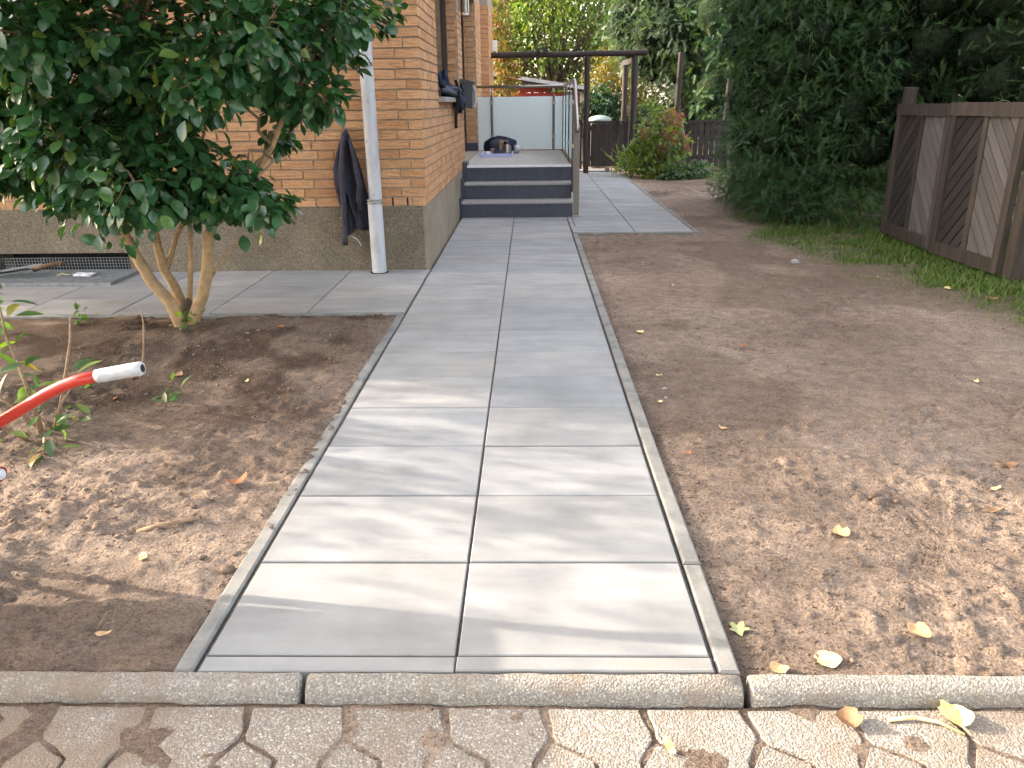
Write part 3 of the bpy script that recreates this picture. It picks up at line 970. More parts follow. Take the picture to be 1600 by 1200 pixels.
order = sorted(range(len(BRICKS)), key=lambda i: -brick_size(BRICKS[i]))
rest = MB()
CACHE = {}
for rank, i in enumerate(order):
    q = BRICKS[i]
    x0, x1, y0, y1, z0, z1 = brick_box(*q)
    if rank < 300 and brick_size(q) > 0:
        w, d = round(x1 - x0, 3), round(y1 - y0, 3)
        key = (w, d, random.randrange(3) if max(w, d) > 0.2 else 0)
        if key not in CACHE:
            CACHE[key] = MB().box(-w / 2, w / 2, -d / 2, d / 2, -BH / 2, BH / 2, jit=0.0011).mesh('brick', M['brick'])
        place('brick', CACHE[key], house, ((x0 + x1) / 2, (y0 + y1) / 2, (z0 + z1) / 2))
    else:
        rest.box(x0, x1, y0, y1, z0, z1, var=random.random(), jit=0.0009)
tag(rest.build('brick_courses', M['brick'], house), kind='stuff')
# open butt joints in the lowest course
for x in (-0.765, -0.880, -2.35, -2.47):
    MB().box(x - 0.006, x + 0.006, YW - 0.010, YW - 0.002, ZP + 0.006, ZP + 0.066).build('weep_slot', M['dark'], house)

# window in the side wall
win = MB().box(-0.80, -0.74, W1[0] + 0.002, W1[1] - 0.01, W1[2], W1[2] + 0.07).box(-0.80, -0.74, W1[0] + 0.002, W1[0] + 0.09, W1[2] + 0.07, W1[3]).box(-0.80, -0.74, W1[1] - 0.10, W1[1] - 0.01, W1[2] + 0.07, W1[3]).box(-0.80, -0.742, 6.86, 6.95, W1[2] + 0.07, W1[3]).box(-0.80, -0.744, W1[0] + 0.09, W1[1] - 0.10, W1[3] - 0.07, W1[3]).build('window_frame', M['brown_frame'], house)
for y0, y1 in ((W1[0] + 0.09, 6.86), (6.95, W1[1] - 0.10)):
    MB().box(-0.775, -0.770, y0, y1, W1[2] + 0.07, W1[3] - 0.07).build('pane', M['pane'], win)
MB().slab(-0.80, -0.565, W1[0] - 0.01, W1[1] + 0.01, W1[2] - 0.045, W1[2] - 0.003, 0.004).build('window_sill', M['tread'], house)
# glazed door with its side light
dr = MB()
for y0, y1 in ((8.562, 8.66), (9.55, 9.64), (10.35, 10.44), (11.15, 11.245)):
    dr.box(-0.88, -0.80, y0, y1, 0.54, D1[3])
dr.box(-0.88, -0.802, 8.66, 11.15, 0.54, 0.75).box(-0.88, -0.802, 8.66, 11.15, D1[3] - 0.09, D1[3])
dr = dr.build('door_frame', M['brown_frame'], house)
for y0, y1 in ((8.66, 9.55), (9.64, 10.35), (10.44, 11.15)):
    MB().box(-0.845, -0.84, y0, y1, 0.75, D1[3] - 0.09).build('pane', M['pane'], dr)
MB().tube([(-0.80, 8.62, 1.55), (-0.755, 8.62, 1.55), (-0.755, 8.74, 1.55)], 0.009, 8).build('door_handle', M['steel'], dr, smooth=True)
MB().box(-0.70, -0.628, 8.545, 8.60, 0.54, 2.66).build('door_post', M['brown_frame'], house)
MB().box(-0.84, -0.63, 11.232, 11.262, 0.536, 0.66).build('jamb_foot', M['slate'], house)
# window in the front wall, white, behind the tree
wf = MB().box(WF[0], WF[1], YW + 0.10, YW + 0.16, WF[2], WF[2] + 0.07).box(WF[0], WF[1], YW + 0.10, YW + 0.16, WF[3] - 0.07, WF[3])
for x in (WF[0], -4.39, WF[1] - 0.07):
    wf.box(x, x + 0.07, YW + 0.102, YW + 0.158, WF[2] + 0.07, WF[3] - 0.07)
wf = wf.build('window_frame', M['white'], house)
MB().box(WF[0] + 0.07, WF[1] - 0.07, YW + 0.125, YW + 0.13, WF[2] + 0.07, WF[3] - 0.07).build('pane', M['curtain'], wf)
MB().slab(WF[0] - 0.03, WF[1] + 0.03, YW - 0.05, YW + 0.12, WF[2] - 0.04, WF[2] - 0.002, 0.004).build('window_sill', M['tread'], house)
# cellar window and its light well
MB().box(-4.10, -3.03, YW + 0.20, YW + 0.22, -0.25, 0.149).build('cellar_pane', M['dark'], house)
mb = MB()
for k in range(44):
    x = -4.09 + k * 0.0244
    mb.box(x, x + 0.004, YW + 0.03, YW + 0.034, -0.02, 0.105)
for k in range(6):
    z = -0.015 + k * 0.0236
    mb.box(-4.09, -3.04, YW + 0.034, YW + 0.038, z, z + 0.004)
tag(mb.build('cellar_grille', M['galv'], house), kind='stuff')
grate = thing('light_well_grating', (-3.5, 4.4, 0), 'dark steel mesh grating over the cellar light well by the wall', 'grating')
g_ = MB()
GX0, GX1, GY0, GY1 = -4.28, -2.93, 4.10, 4.60
g_.box(GX0, GX1, GY0, GY0 + 0.03, -0.03, 0.022).box(GX0, GX1, GY1 - 0.03, GY1, -0.03, 0.022).box(GX0, GX0 + 0.03, GY0 + 0.03, GY1 - 0.03, -0.03, 0.022).box(GX1 - 0.03, GX1, GY0 + 0.03, GY1 - 0.03, -0.03, 0.022)
g_.build('grating_frame', M['galv'], grate)
mb = MB()
x = GX0 + 0.04
while x < GX1 - 0.03:
    mb.box(x, x + 0.004, GY0 + 0.03, GY1 - 0.03, -0.01, 0.018)
    x += 0.024
y = GY0 + 0.04
while y < GY1 - 0.03:
    mb.box(GX0 + 0.03, GX1 - 0.03, y, y + 0.004, -0.008, 0.020)
    y += 0.024
tag(mb.build('bar_mesh', M['galv'], grate), kind='stuff')
MB().box(GX0 + 0.01, GX1 - 0.01, GY0 + 0.01, GY1 - 0.01, -0.09, -0.05).build('well_floor', M['dark'], grate)

# downpipe
pipe = MB().tube([(-1.0, 4.50, -0.02), (-1.0, 4.50, 0.545)], [0.056, 0.056], 20).build('downpipe_foot', M['pipe'], house, autosmooth=40)
MB().tube([(-0.995, 4.515, 0.545), (-0.993, 4.515, 2.4), (-0.993, 4.515, EAVE - 0.1)], 0.050, 20).build('downpipe', M['pipe'], house, autosmooth=40)
mb = MB()
mb.tube([(-1.0, 4.50, 0.530), (-1.0, 4.50, 0.540)], 0.061, 20).tube([(-1.0, 4.50, 0.553), (-1.0, 4.50, 0.562)], 0.059, 20)
mb.build('pipe_collar', M['galv'], house, autosmooth=40)
MB().tube([(-1.0, 4.505, 1.50), (-1.0, 4.505, 1.525)], 0.056, 20).build('pipe_bracket', M['galv'], house, autosmooth=40)
MB().lathe(-1.0, 4.50, [(0.073, -0.02), (0.073, 0.004), (0.058, 0.005)], 20).build('pipe_gap', M['dark'], house)
MB().box(-0.50, -0.41, 14.16, 14.29, 2.15, 2.335).build('meter_box', M['white'], house)

# ---------------------------------------------------------------- entrance steps
steps = thing('entrance_steps', (0.03, 8.2, 0), 'three slate blue steps up to a grey landing beside the house', 'steps')
RY = (7.56, 7.85, 8.13)
RZ = (0.176, 0.356, 0.532)
XL, XR = -0.600, 0.672
RX = ((-0.60, 0.672), (-0.585, 0.668), (-0.565, 0.672))
for k in range(3):
    zb = 0.0 if k == 0 else RZ[k - 1]
    top = RZ[k] - (0.020 if k == 2 else 0.026)
    xl, xr = RX[k]
    MB().box(xl, xr, RY[k], RY[k] + 0.02, zb + 0.001, top).build('riser', M['slate'], steps)
    if k < 2:
        MB().slab(xl - 0.004, xr + 0.004, RY[k] - 0.012, RY[k + 1] - 0.001, top + 0.001, RZ[k], 0.004).build('tread', M['tread'], steps)
    MB().box(XL, XR - 0.02, RY[k] + 0.021, RY[k + 1] - 0.002 if k < 2 else 11.32, -0.05, top - 0.002).build('core', M['tread'], steps)
    # narrow skirting tiles that climb the house wall
    MB().box(-0.625, xl - 0.004, RY[k] - 0.012, RY[k] + 0.30, zb, RZ[k] + 0.045).build('skirting_tile', M['slate'], steps)
# landing tiles with open joints
yy = [8.165, 8.95, 9.73, 10.52, 11.31]
xx = [-0.622, 0.02, 0.672]
for i in range(4):
    for j in range(2):
        MB().slab(xx[j] + 0.001, xx[j + 1] - 0.001, yy[i] + 0.001, yy[i + 1] - 0.001, 0.513, 0.5325, 0.001).build('landing_tile', M['deck'], steps)
MB().slab(-0.575, 0.678, 8.118, 8.163, 0.513, 0.536, 0.004).build('nosing_strip', M['nosing'], steps)
MB().box(0.6725, 0.684, 8.14, 11.32, -0.02, 0.512).build('side_panel', M['slate'], steps)

# ---------------------------------------------------------------- railing of the landing
rail = thing('landing_railing', (0.7, 9.7, 0), 'stainless steel railing with frosted glass panels around the landing', 'railing')
YB, XRL, ZT = 11.30, 0.712, 1.478
MB().tube([(-0.62, YB, ZT), (XRL - 0.02, YB, ZT), (XRL, YB - 0.02, ZT), (XRL, 8.28, ZT), (XRL, 8.2, ZT - 0.01)], 0.021, 12).build('handrail', M['steel'], rail, smooth=True)
MB().tube([(XRL, 8.2, ZT - 0.01), (XRL + 0.005, 7.64, 0.985), (XRL + 0.005, 7.60, 0.93)], 0.021, 12).build('stair_handrail', M['steel'], rail, smooth=True)
MB().bar((XRL + 0.005, 7.66, 0.0), (XRL + 0.005, 7.66, 1.0), 0.065, 0.012, (0, 1, 0)).build('newel_post', M['post_steel'], rail)
MB().box(XRL - 0.045, XRL + 0.055, 7.61, 7.71, 0.0005, 0.012).build('foot_plate', M['steel'], rail)
posts = [(-0.40, YB - 0.025, 0), (0.56, YB - 0.025, 0)] + [(XRL, y_, 1) for y_ in (8.32, 9.30, 10.28, 11.2)]
for px_, py_, sd in posts:
    p_ = MB().tube([(px_, py_, 0.20 if sd else 0.532), (px_, py_, 1.36)], 0.021, 10).build('post', M['post_steel'], rail, autosmooth=40)
    MB().tube([(px_, py_, 1.36), (px_, py_ + (0.025 if not sd else 0), ZT - 0.01)], 0.008, 8).build('pin', M['steel'], p_, smooth=True)
    for z_ in (0.72, 1.22):
        MB().box(px_ - 0.028, px_ + 0.028, py_ - 0.026, py_ + 0.028, z_, z_ + 0.045).build('glass_clamp', M['steel'], p_)
for x0, x1 in ((-0.615, -0.43), (-0.37, 0.53), (0.59, 0.70)):
    MB().box(x0 - 0.024, x1 + 0.024, YB + 0.006, YB + 0.016, 0.545, 1.33).build('glass_panel', M['frost'], rail)
for y0, y1 in ((8.35, 9.27), (9.33, 10.25), (10.31, 11.17)):
    MB().box(XRL - 0.005, XRL + 0.005, y0, y1, 0.56, 1.33).build('glass_panel', M['frost'], rail)

# ================================================================ FOLIAGE TOOLS
def unit(a):
    return a / np.maximum(np.linalg.norm(a, axis=-1, keepdims=True), 1e-9)


def leaf_tpl(widths, fold=0.12, curl=0.18):
    """a leaf blade along +x, 1 long, with a folded mid-rib and a drooping tip"""
    n = len(widths)
    ts = np.linspace(0, 1, n + 2)
    V = [(0, 0, 0)]
    for t_, w in zip(ts[1:-1], widths):
        V += [(t_, 0, -curl * t_ * t_), (t_, w, fold * w * 2 - curl * t_ * t_), (t_, -w, fold * w * 2 - curl * t_ * t_)]
    V.append((1, 0, -curl))
    tip = len(V) - 1
    F = [(0, 1, 2), (0, 3, 1)]
    for i in range(n - 1):
        c, l, r = 1 + 3 * i, 2 + 3 * i, 3 + 3 * i
        F += [(c, c + 3, l + 3), (c, l + 3, l), (c, r, r + 3), (c, r + 3, c + 3)]
    c, l, r = 1 + 3 * (n - 1), 2 + 3 * (n - 1), 3 + 3 * (n - 1)
    F += [(c, tip, l), (c, r, tip)]
    return np.array(V, float), np.array(F)


LEAF_BIG = leaf_tpl((0.22, 0.32, 0.25), 0.14, 0.16)
LEAF_MID = leaf_tpl((0.24, 0.22), 0.16, 0.12)
LEAF_SMALL = (np.array([(0, 0, 0), (0.45, 0.26, 0.06), (1, 0, -0.05), (0.45, -0.26, 0.06)]), np.array([(0, 2, 1), (0, 3, 2)]))


def needle_tpl(pairs=8, ln=0.30, w=0.05):
    """a flat conifer spray along +x"""
    V, F = [(0, 0.008, 0), (0, -0.008, 0), (1, 0, -0.05)], [(0, 1, 2)]
    for i in range(pairs):
        t_ = 0.08 + 0.86 * i / (pairs - 1)
        L = ln * (1.0 - 0.55 * abs(t_ - 0.35))
        z = -0.05 * t_
        for s in (-1, 1):
            b_ = len(V)
            V += [(t_ - w * 0.5, 0, z), (t_ + w * 0.5, 0, z), (t_ + L * 0.7, s * L * 0.66, z + 0.04)]
            F.append((b_, b_ + 1, b_ + 2) if s > 0 else (b_, b_ + 2, b_ + 1))
    return np.array(V, float), np.array(F)


SPRAY = needle_tpl(8, 0.30, 0.07)
TWIGLET = (np.array([(0, 0.03, 0), (0, -0.03, 0), (1, 0, -0.05), (0.25, 0.02, 0), (0.32, -0.02, 0), (0.7, 0.38, 0.02), (0.3, 0.02, 0), (0.4, -0.02, 0), (0.75, -0.36, 0.02)]), np.array([(0, 1, 2), (3, 4, 5), (6, 8, 7)]))
SPRAY_L = needle_tpl(5, 0.42, 0.15)


def blades(tpl, pos, ax, nor, size):
    T, F = tpl
    ax = unit(ax)
    nor = unit(nor - ax * np.sum(nor * ax, -1, keepdims=True))
    sd = np.cross(nor, ax)
    V = pos[:, None] + size[:, None, None] * (T[None, :, 0:1] * ax[:, None] + T[None, :, 1:2] * sd[:, None] + T[None, :, 2:3] * nor[:, None])
    Fa = F[None] + len(T) * np.arange(len(pos))[:, None, None]
    return V.reshape(-1, 3), Fa.reshape(-1, 3)


def rand_dir(n):
    return unit(rng.normal(size=(n, 3)))


def lobe_points(lobes, n, per=9, spread=0.35, inner=0.55, low=-0.9):
    """leaf positions in little clumps near the surface of several lobes; gives positions and outward directions"""
    L = np.array([l[:3] for l in lobes], float)
    Rr = np.array([l[3] if len(l) == 4 else l[3:6] for l in lobes], float)
    if Rr.ndim == 1: Rr = np.repeat(Rr[:, None], 3, 1)
    wgt = np.prod(Rr, 1) ** (2 / 3)
    nc = max(1, n // per)
    k = rng.choice(len(L), nc, p=wgt / wgt.sum())
    d = rand_dir(nc * 2)
    d = d[d[:, 2] > low][:nc]
    k = k[:len(d)]
    rad = inner + (1 - inner) * rng.random(len(d)) ** 0.5
    cpos = L[k] + d * Rr[k] * rad[:, None]
    pos = np.repeat(cpos, per, 0) + rng.normal(size=(len(d) * per, 3)) * np.repeat(Rr[k].mean(1), per)[:, None] * spread * 0.5
    return pos, np.repeat(d, per, 0), np.repeat(rng.random(len(d)), per)


def crown(name, parent, mat, tpl, lobes, n, size, droop=0.4, up=0.6, per=9, spread=0.35, inner=0.55, smooth=False, low=-0.9, filt=None, rand=0.6):
    pos, out, cv = lobe_points(lobes, n, per, spread, inner, low)
    if filt is not None:
        m = filt(pos)
        pos, out, cv = pos[m], out[m], cv[m]
    N = len(pos)
    ax = out * 0.8 + rng.normal(size=(N, 3)) * rand + np.array([0, 0, -droop])
    nor = out * 0.5 + np.array([0, 0, up]) + rng.normal(size=(N, 3)) * 0.4
    sz = size * (0.65 + 0.6 * rng.random(N))
    V, F = blades(tpl, pos, ax, nor, sz)
    var = np.clip(0.55 * cv + 0.45 * rng.random(N), 0, 0.999)
    o = bpy.data.objects.new(name, array_mesh(name, V, F, mat, np.repeat(var, len(tpl[0])), smooth))
    link(o, parent)
    return o


def limb_curve(a, b, sag=0.12, n=5, wob=0.04):
    a, b = np.array(a, float), np.array(b, float)
    L = np.linalg.norm(b - a)
    out = []
    for i in range(n + 1):
        t_ = i / n
        p = a + (b - a) * t_
        p = p + np.array([0, 0, sag * L * math.sin(math.pi * t_)]) + (rng.normal(size=3) * wob * L * (0 < i < n))
        out.append(tuple(p))
    return out


def taper(r0, r1, n):
    return [r0 + (r1 - r0) * i / (n - 1) for i in range(n)]


# ================================================================ CAMELLIA
cam_tree = thing('camellia_tree', (-1.87, 2.92, 0), 'glossy dark green camellia tree with several bare tan stems in the bed', 'tree')
STEMS = [
    ([(-1.872, 2.90, -0.06), (-1.885, 2.88, 0.03), (-1.918, 2.87, 0.165), (-2.012, 2.88, 0.285), (-2.075, 2.88, 0.43), (-2.11, 2.88, 0.53), (-2.17, 2.86, 0.75), (-2.26, 2.82, 1.05), (-2.34, 2.80, 1.4)], [0.050, 0.046, 0.042, 0.039, 0.036, 0.034, 0.028, 0.02, 0.012]),
    ([(-1.87, 2.97, -0.04), (-1.90, 3.0, 0.09), (-1.955, 3.02, 0.24), (-1.991, 3.0, 0.34), (-2.01, 3.0, 0.60), (-1.99, 3.02, 0.8), (-1.95, 3.06, 1.2), (-1.98, 3.1, 1.7)], [0.042, 0.036, 0.033, 0.030, 0.026, 0.022, 0.018, 0.01]),
    ([(-1.845, 2.91, -0.05), (-1.80, 2.90, 0.08), (-1.735, 2.89, 0.20), (-1.69, 2.89, 0.32), (-1.668, 2.90, 0.45), (-1.650, 2.90, 0.55), (-1.60, 2.9, 0.625), (-1.527, 2.9, 0.68), (-1.43, 2.9, 0.78), (-1.335, 2.92, 0.895), (-1.24, 2.94, 1.03), (-1.1, 2.95, 1.3), (-0.98, 2.98, 1.6)], [0.048, 0.045, 0.042, 0.039, 0.037, 0.035, 0.031, 0.028, 0.025, 0.022, 0.019, 0.014, 0.008]),
    ([(-1.87, 2.99, 0.10), (-1.845, 3.0, 0.24), (-1.818, 3.0, 0.40), (-1.80, 3.0, 0.53), (-1.775, 3.0, 0.70), (-1.72, 2.98, 1.0), (-1.62, 2.95, 1.45)], [0.020, 0.018, 0.016, 0.015, 0.014, 0.012, 0.007]),
    ([(-1.715, 2.92, 0.26), (-1.66, 2.945, 0.335), (-1.60, 2.95, 0.402), (-1.53, 2.95, 0.475), (-1.47, 2.95, 0.545)], [0.014, 0.012, 0.010, 0.008, 0.006]),
    ([(-1.985, 3.01, 0.32), (-1.945, 3.04, 0.42), (-1.905, 3.05, 0.52), (-1.836, 3.05, 0.63), (-1.76, 3.1, 0.85), (-1.66, 3.15, 1.2)], [0.022, 0.019, 0.017, 0.015, 0.012, 0.008]),
]
for pts, rad in STEMS:
    MB().tube(pts, [q_ * 0.84 for q_ in rad], 10).build('stem', M['bark_tan'], cam_tree, smooth=True)
mb = MB()
V = [(x * 0.075 - 1.855, y * 0.06 + 2.96, max(z, -0.3) * 0.12 + 0.06) for x, y, z in ICO * (0.85 + 0.3 * rng.random((12, 1)))]
mb.add(V, [tuple(f) for f in ICOF]).build('root_stump', M['bark'], cam_tree, smooth=True)
LOBES = [(-2.19, 2.35, 1.57, 0.19), (-2.36, 3.03, 1.66, 0.19), (-1.88, 2.61, 1.56, 0.19), (-1.92, 3.29, 1.68, 0.19), (-1.47, 2.87, 1.63, 0.19), (-1.07, 2.45, 1.58, 0.17), (-1.03, 3.13, 1.67, 0.19), (-0.75, 2.71, 1.65, 0.13), (-0.71, 3.3, 1.74, 0.12), (-2.68, 2.97, 1.34, 0.19), (-2.18, 2.55, 1.36, 0.19), (-2.27, 3.23, 1.37, 0.19), (-1.79, 2.81, 1.33, 0.19), (-1.35, 2.39, 1.37, 0.18), (-1.34, 3.07, 1.46, 0.19), (-1.0, 2.65, 1.42, 0.15), (-0.93, 3.33, 1.53, 0.12), (-2.66, 2.91, 1.07, 0.19), (-2.17, 2.49, 1.1, 0.19), (-2.26, 3.17, 1.08, 0.19), (-1.77, 2.75, 1.07, 0.19), (-1.12, 3.01, 1.24, 0.11), (-0.86, 2.65, 1.27, 0.10), (-2.78, 3.27, 0.9, 0.19), (-2.28, 2.84, 0.87, 0.19), (-1.79, 2.42, 0.89, 0.19), (-1.83, 3.1, 0.84, 0.17), (-1.45, 2.68, 0.84, 0.16), (-1.33, 3.36, 1.09, 0.08), (-2.34, 2.77, 0.72, 0.12), (-1.99, 2.58, 0.73, 0.19), (-2.0, 2.89, 0.66, 0.11), (-1.36, 2.7, 0.76, 0.15), (-1.17, 2.51, 0.75, 0.10), (-1.65, 2.81, 0.74, 0.16), (-2.05, 2.75, 0.60, 0.07)]
for k in range(26):   # the part of the crown above and left of the picture
    a = k * 2.399
    r_ = 0.95 * math.sqrt((k + 0.5) / 26)
    LOBES.append((-1.85 + r_ * math.cos(a) * 1.1, 2.9 + r_ * math.sin(a) * 0.8, 2.15 + 0.45 * math.cos(r_ * 1.5) + rng.normal() * 0.1, 0.22))
LOBES += [(-2.9, 2.7, 1.6, 0.22), (-3.0, 3.1, 1.2, 0.22), (-2.8, 2.4, 1.9, 0.22), (-2.95, 2.9, 0.95, 0.18)]
tw = MB()
tips = [(-2.26, 2.82, 1.05), (-1.95, 3.06, 1.2), (-1.24, 2.94, 1.03), (-1.72, 2.98, 1.0), (-1.76, 3.1, 0.85), (-2.11, 2.88, 0.62), (-2.34, 2.80, 1.4), (-1.1, 2.95, 1.3), (-1.98, 3.1, 1.6)]
for lx_, ly_, lz_, lr in LOBES:
    a = min(tips, key=lambda q: (q[0] - lx_) ** 2 + (q[1] - ly_) ** 2 + (q[2] - lz_ + 0.15) ** 2)
    tw.tube(limb_curve(a, (lx_, ly_, lz_), 0.08, 5, 0.04), taper(0.011, 0.004, 6), 5)
    for _ in range(5):
        d_ = rand_dir(1)[0]
        tw.tube(limb_curve((lx_, ly_, lz_), np.array((lx_, ly_, lz_)) + d_ * lr * 0.95, 0.05, 3, 0.06), taper(0.0045, 0.002, 4), 4, cap=False)
tag(tw.build('branches', M['twig'], cam_tree, smooth=True), kind='stuff')
crown_obj = None
pos, out, cv = lobe_points(LOBES, 23000, 7, 0.5, 0.5, -0.97)
keep = rng.random(len(pos)) < 0.08 + 0.92 * sstep(0.66, 0.77, pos[:, 2] - 0.06 * np.clip(-2.0 - pos[:, 0], 0, 1))
pos, out, cv = pos[keep], out[keep], cv[keep]
N = len(pos)
ctr = unit(pos - np.array([-1.85, 3.0, 1.1]))
ax = out * 0.7 + ctr * 0.35 + rng.normal(size=(N, 3)) * 0.45 + np.array([0, 0, -0.55])
nor = out * 0.55 + ctr * 0.3 + np.array([0, 0, 0.75]) + rng.normal(size=(N, 3)) * 0.35
sz = 0.084 * (0.7 + 0.5 * rng.random(N))
var = np.clip(0.4 * cv + 0.6 * rng.random(N), 0, 0.999)
dist = np.linalg.norm(pos - CAM, axis=1)
infr = (pos[:, 0] > -2.55) & (pos[:, 2] < 1.72)
score = np.where(infr, sz / dist, 0) * (0.6 + 0.4 * np.clip(np.sum(out * unit(CAM - pos), -1), 0, 1))
order = np.argsort(-score)
single, rest_i = order[:300], order[300:]
V, F = blades(LEAF_BIG, pos[rest_i], ax[rest_i], nor[rest_i], sz[rest_i])
crown_obj = bpy.data.objects.new('crown', array_mesh('crown', V, F, M['lf_camellia'], np.repeat(var[rest_i], len(LEAF_BIG[0])), True))
link(crown_obj, cam_tree)
tag(crown_obj, kind='stuff')
leaf_me = []
for w_ in ((0.22, 0.32, 0.25), (0.21, 0.29, 0.22), (0.24, 0.33, 0.24)):
    T, Fq = leaf_tpl(w_, 0.10 + 0.06 * rng.random(), 0.08 + 0.18 * rng.random())
    leaf_me.append(array_mesh('leaf', T, Fq, M['lf_camellia'], np.zeros(len(T)), True))
for i in single:
    a_ = unit(ax[i])
    n_ = unit(nor[i] - a_ * np.dot(nor[i], a_))
    s_ = np.cross(n_, a_)
    o = bpy.data.objects.new('leaf', leaf_me[i % 3])
    link(o, crown_obj)
    o.matrix_basis = Matrix(((a_[0], s_[0], n_[0], pos[i][0]), (a_[1], s_[1], n_[1], pos[i][1]), (a_[2], s_[2], n_[2], pos[i][2]), (0, 0, 0, 1))) @ Matrix.Scale(float(sz[i]), 4)

# ================================================================ YEWS ON THE RIGHT
def yew(name, label, base, lobes, n, size, trunk_h, group=None, mat='lf_yew', tpl=SPRAY, filt=None):
    t_ = thing(name, base, label, 'tree', group)
    MB().tube([(base[0], base[1], -0.1), (base[0] + 0.03, base[1], trunk_h * 0.5), (base[0] - 0.02, base[1] + 0.05, trunk_h)], [0.13, 0.10, 0.04], 9).build('trunk', M['bark'], t_, smooth=True)
    lb = MB()
    for l in lobes:
        r_ = l[3] if len(l) == 4 else max(l[3:6])
        if math.hypot(l[0] - base[0], l[1] - base[1]) > 1.5: continue
        z0 = min(max(0.25, l[2] - r_ * 0.8), trunk_h * 0.9)
        lb.tube(limb_curve((base[0], base[1], z0), l[:3], 0.04, 4, 0.04), taper(0.03, 0.01, 5), 5)
    tag(lb.build('limbs', M['bark'], t_, smooth=True), kind='stuff')
    o = crown('crown', t_, M[mat], tpl, lobes, n, size, droop=0.55, up=0.8, per=8, spread=0.55, inner=0.55, low=-1.0, filt=filt, rand=0.8)
    tag(o, kind='stuff')
    rear = base[0] + (0.0 if base[1] < 10 else -9.0)
    # solid dark lumps standing in for the shaded inside of the crown
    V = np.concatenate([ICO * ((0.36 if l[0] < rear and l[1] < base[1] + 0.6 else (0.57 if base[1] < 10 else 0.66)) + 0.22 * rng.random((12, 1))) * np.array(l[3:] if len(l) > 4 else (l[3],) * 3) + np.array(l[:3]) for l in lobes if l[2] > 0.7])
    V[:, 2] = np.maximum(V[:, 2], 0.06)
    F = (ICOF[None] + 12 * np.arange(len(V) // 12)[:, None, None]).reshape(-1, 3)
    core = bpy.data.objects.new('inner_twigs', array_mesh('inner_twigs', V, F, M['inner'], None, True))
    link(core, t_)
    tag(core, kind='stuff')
    inner = [(l[0], l[1], l[2], *[q * 0.66 for q in (l[3:] if len(l) > 4 else (l[3],) * 3)]) for l in lobes]
    o2 = crown('inner_foliage', t_, M[mat], TWIGLET, inner, int(n * 0.4), size * 1.2, droop=0.4, up=0.4, per=6, spread=0.5, inner=0.1, filt=filt, rand=1.0)
    tag(o2, kind='stuff')
    return t_


lob = []
r2 = random.Random(5)
for z in np.arange(0.42, 3.7, 0.36):
    for y in np.arange(6.75, 9.6, 0.5):
        for x in np.arange(3.0, 4.7, 0.55):
            xo = 0.10 * math.sin(z * 3.1 + y * 2.0) - 0.10 * min(1.0, abs(z - 1.0)) * 0.5 + (0.12 if z < 0.6 else 0)
            lob.append((x + xo + r2.uniform(-0.1, 0.1), y + r2.uniform(-0.15, 0.15), z + r2.uniform(-0.1, 0.1), r2.uniform(0.28, 0.40)))
for y in np.arange(6.7, 8.9, 0.36):
    for x in np.arange(2.78, 3.6, 0.36):
        lob.append((x + r2.uniform(-0.06, 0.06) + 0.1 * (y < 6.9), y, r2.uniform(0.16, 0.30), r2.uniform(0.22, 0.30)))
for z in np.arange(0.5, 2.6, 0.35):
    for y in (6.9, 7.4, 7.9, 8.4):
        lob.append((2.72 + r2.uniform(-0.08, 0.08), y, z + r2.uniform(-0.1, 0.1), r2.uniform(0.22, 0.30)))
not_house = lambda p: (p[:, 0] > 2.15) & (p[:, 2] > 0.03) & ~((p[:, 0] < 3.72) & (p[:, 1] < 6.22) & (p[:, 2] < 1.45))
yew('yew_tree', 'huge dark green yew bush bulging towards the path', (3.6, 8.0, 0), lob, 47000, 0.115, 2.4, filt=not_house)
lob = []
for z in np.arange(0.5, 3.6, 0.4):
    for y in np.arange(2.4, 6.6, 0.5):
        for x in (4.35, 4.9, 5.6):
            lob.append((x + r2.uniform(-0.1, 0.1), y + r2.uniform(-0.15, 0.15), z + r2.uniform(-0.1, 0.1), r2.uniform(0.30, 0.42)))
lob += [(3.9, 6.35, z, 0.3) for z in (1.7, 2.1, 2.5, 2.9)]
yew('yew_hedge', 'dull brownish green yew hedge rising behind the chevron fence panels', (4.8, 4.6, 0), lob, 18000, 0.112, 2.2, filt=lambda p: (p[:, 0] > 3.82) & (p[:, 2] > 0.03))

# ================================================================ BACKGROUND TREES AND SHRUBS
def broad_tree(name, label, base, lobes, mat, n, size, group=None, cat='tree', trunk=0.14, tpl=LEAF_SMALL, droop=0.5, per=10, smooth=False, inner=0.35, cut=None):
    t_ = thing(name, base, label, cat, group)
    L = np.array([l[:3] for l in lobes])
    top = (float(L[:, 0].mean()), float(L[:, 1].mean()), float(L[:, 2].min() + 0.6 * (L[:, 2].max() - L[:, 2].min())))
    tr = [(base[0], base[1], base[2] - 0.1), ((base[0] * 2 + top[0]) / 3 + 0.04, (base[1] * 2 + top[1]) / 3, base[2] + (top[2] - base[2]) * 0.4), top]
    MB().tube(tr, [trunk, trunk * 0.7, trunk * 0.3], 8).build('trunk', M['bark'], t_, smooth=True)
    lb = MB()
    for l in lobes:
        lb.tube(limb_curve(tr[1] if l[2] > tr[1][2] else ((tr[0][0] + tr[1][0]) / 2, (tr[0][1] + tr[1][1]) / 2, (tr[0][2] + tr[1][2]) / 2), l[:3], 0.05, 4, 0.04), taper(trunk * 0.3, trunk * 0.06, 5), 5)
    tag(lb.build('limbs', M['bark'], t_, smooth=True), kind='stuff')
    o = crown('crown', t_, M[mat], tpl, lobes, n, size, droop=droop, up=0.6, per=per, spread=0.5, inner=inner, smooth=smooth, filt=cut)
    tag(o, kind='stuff')
    return t_


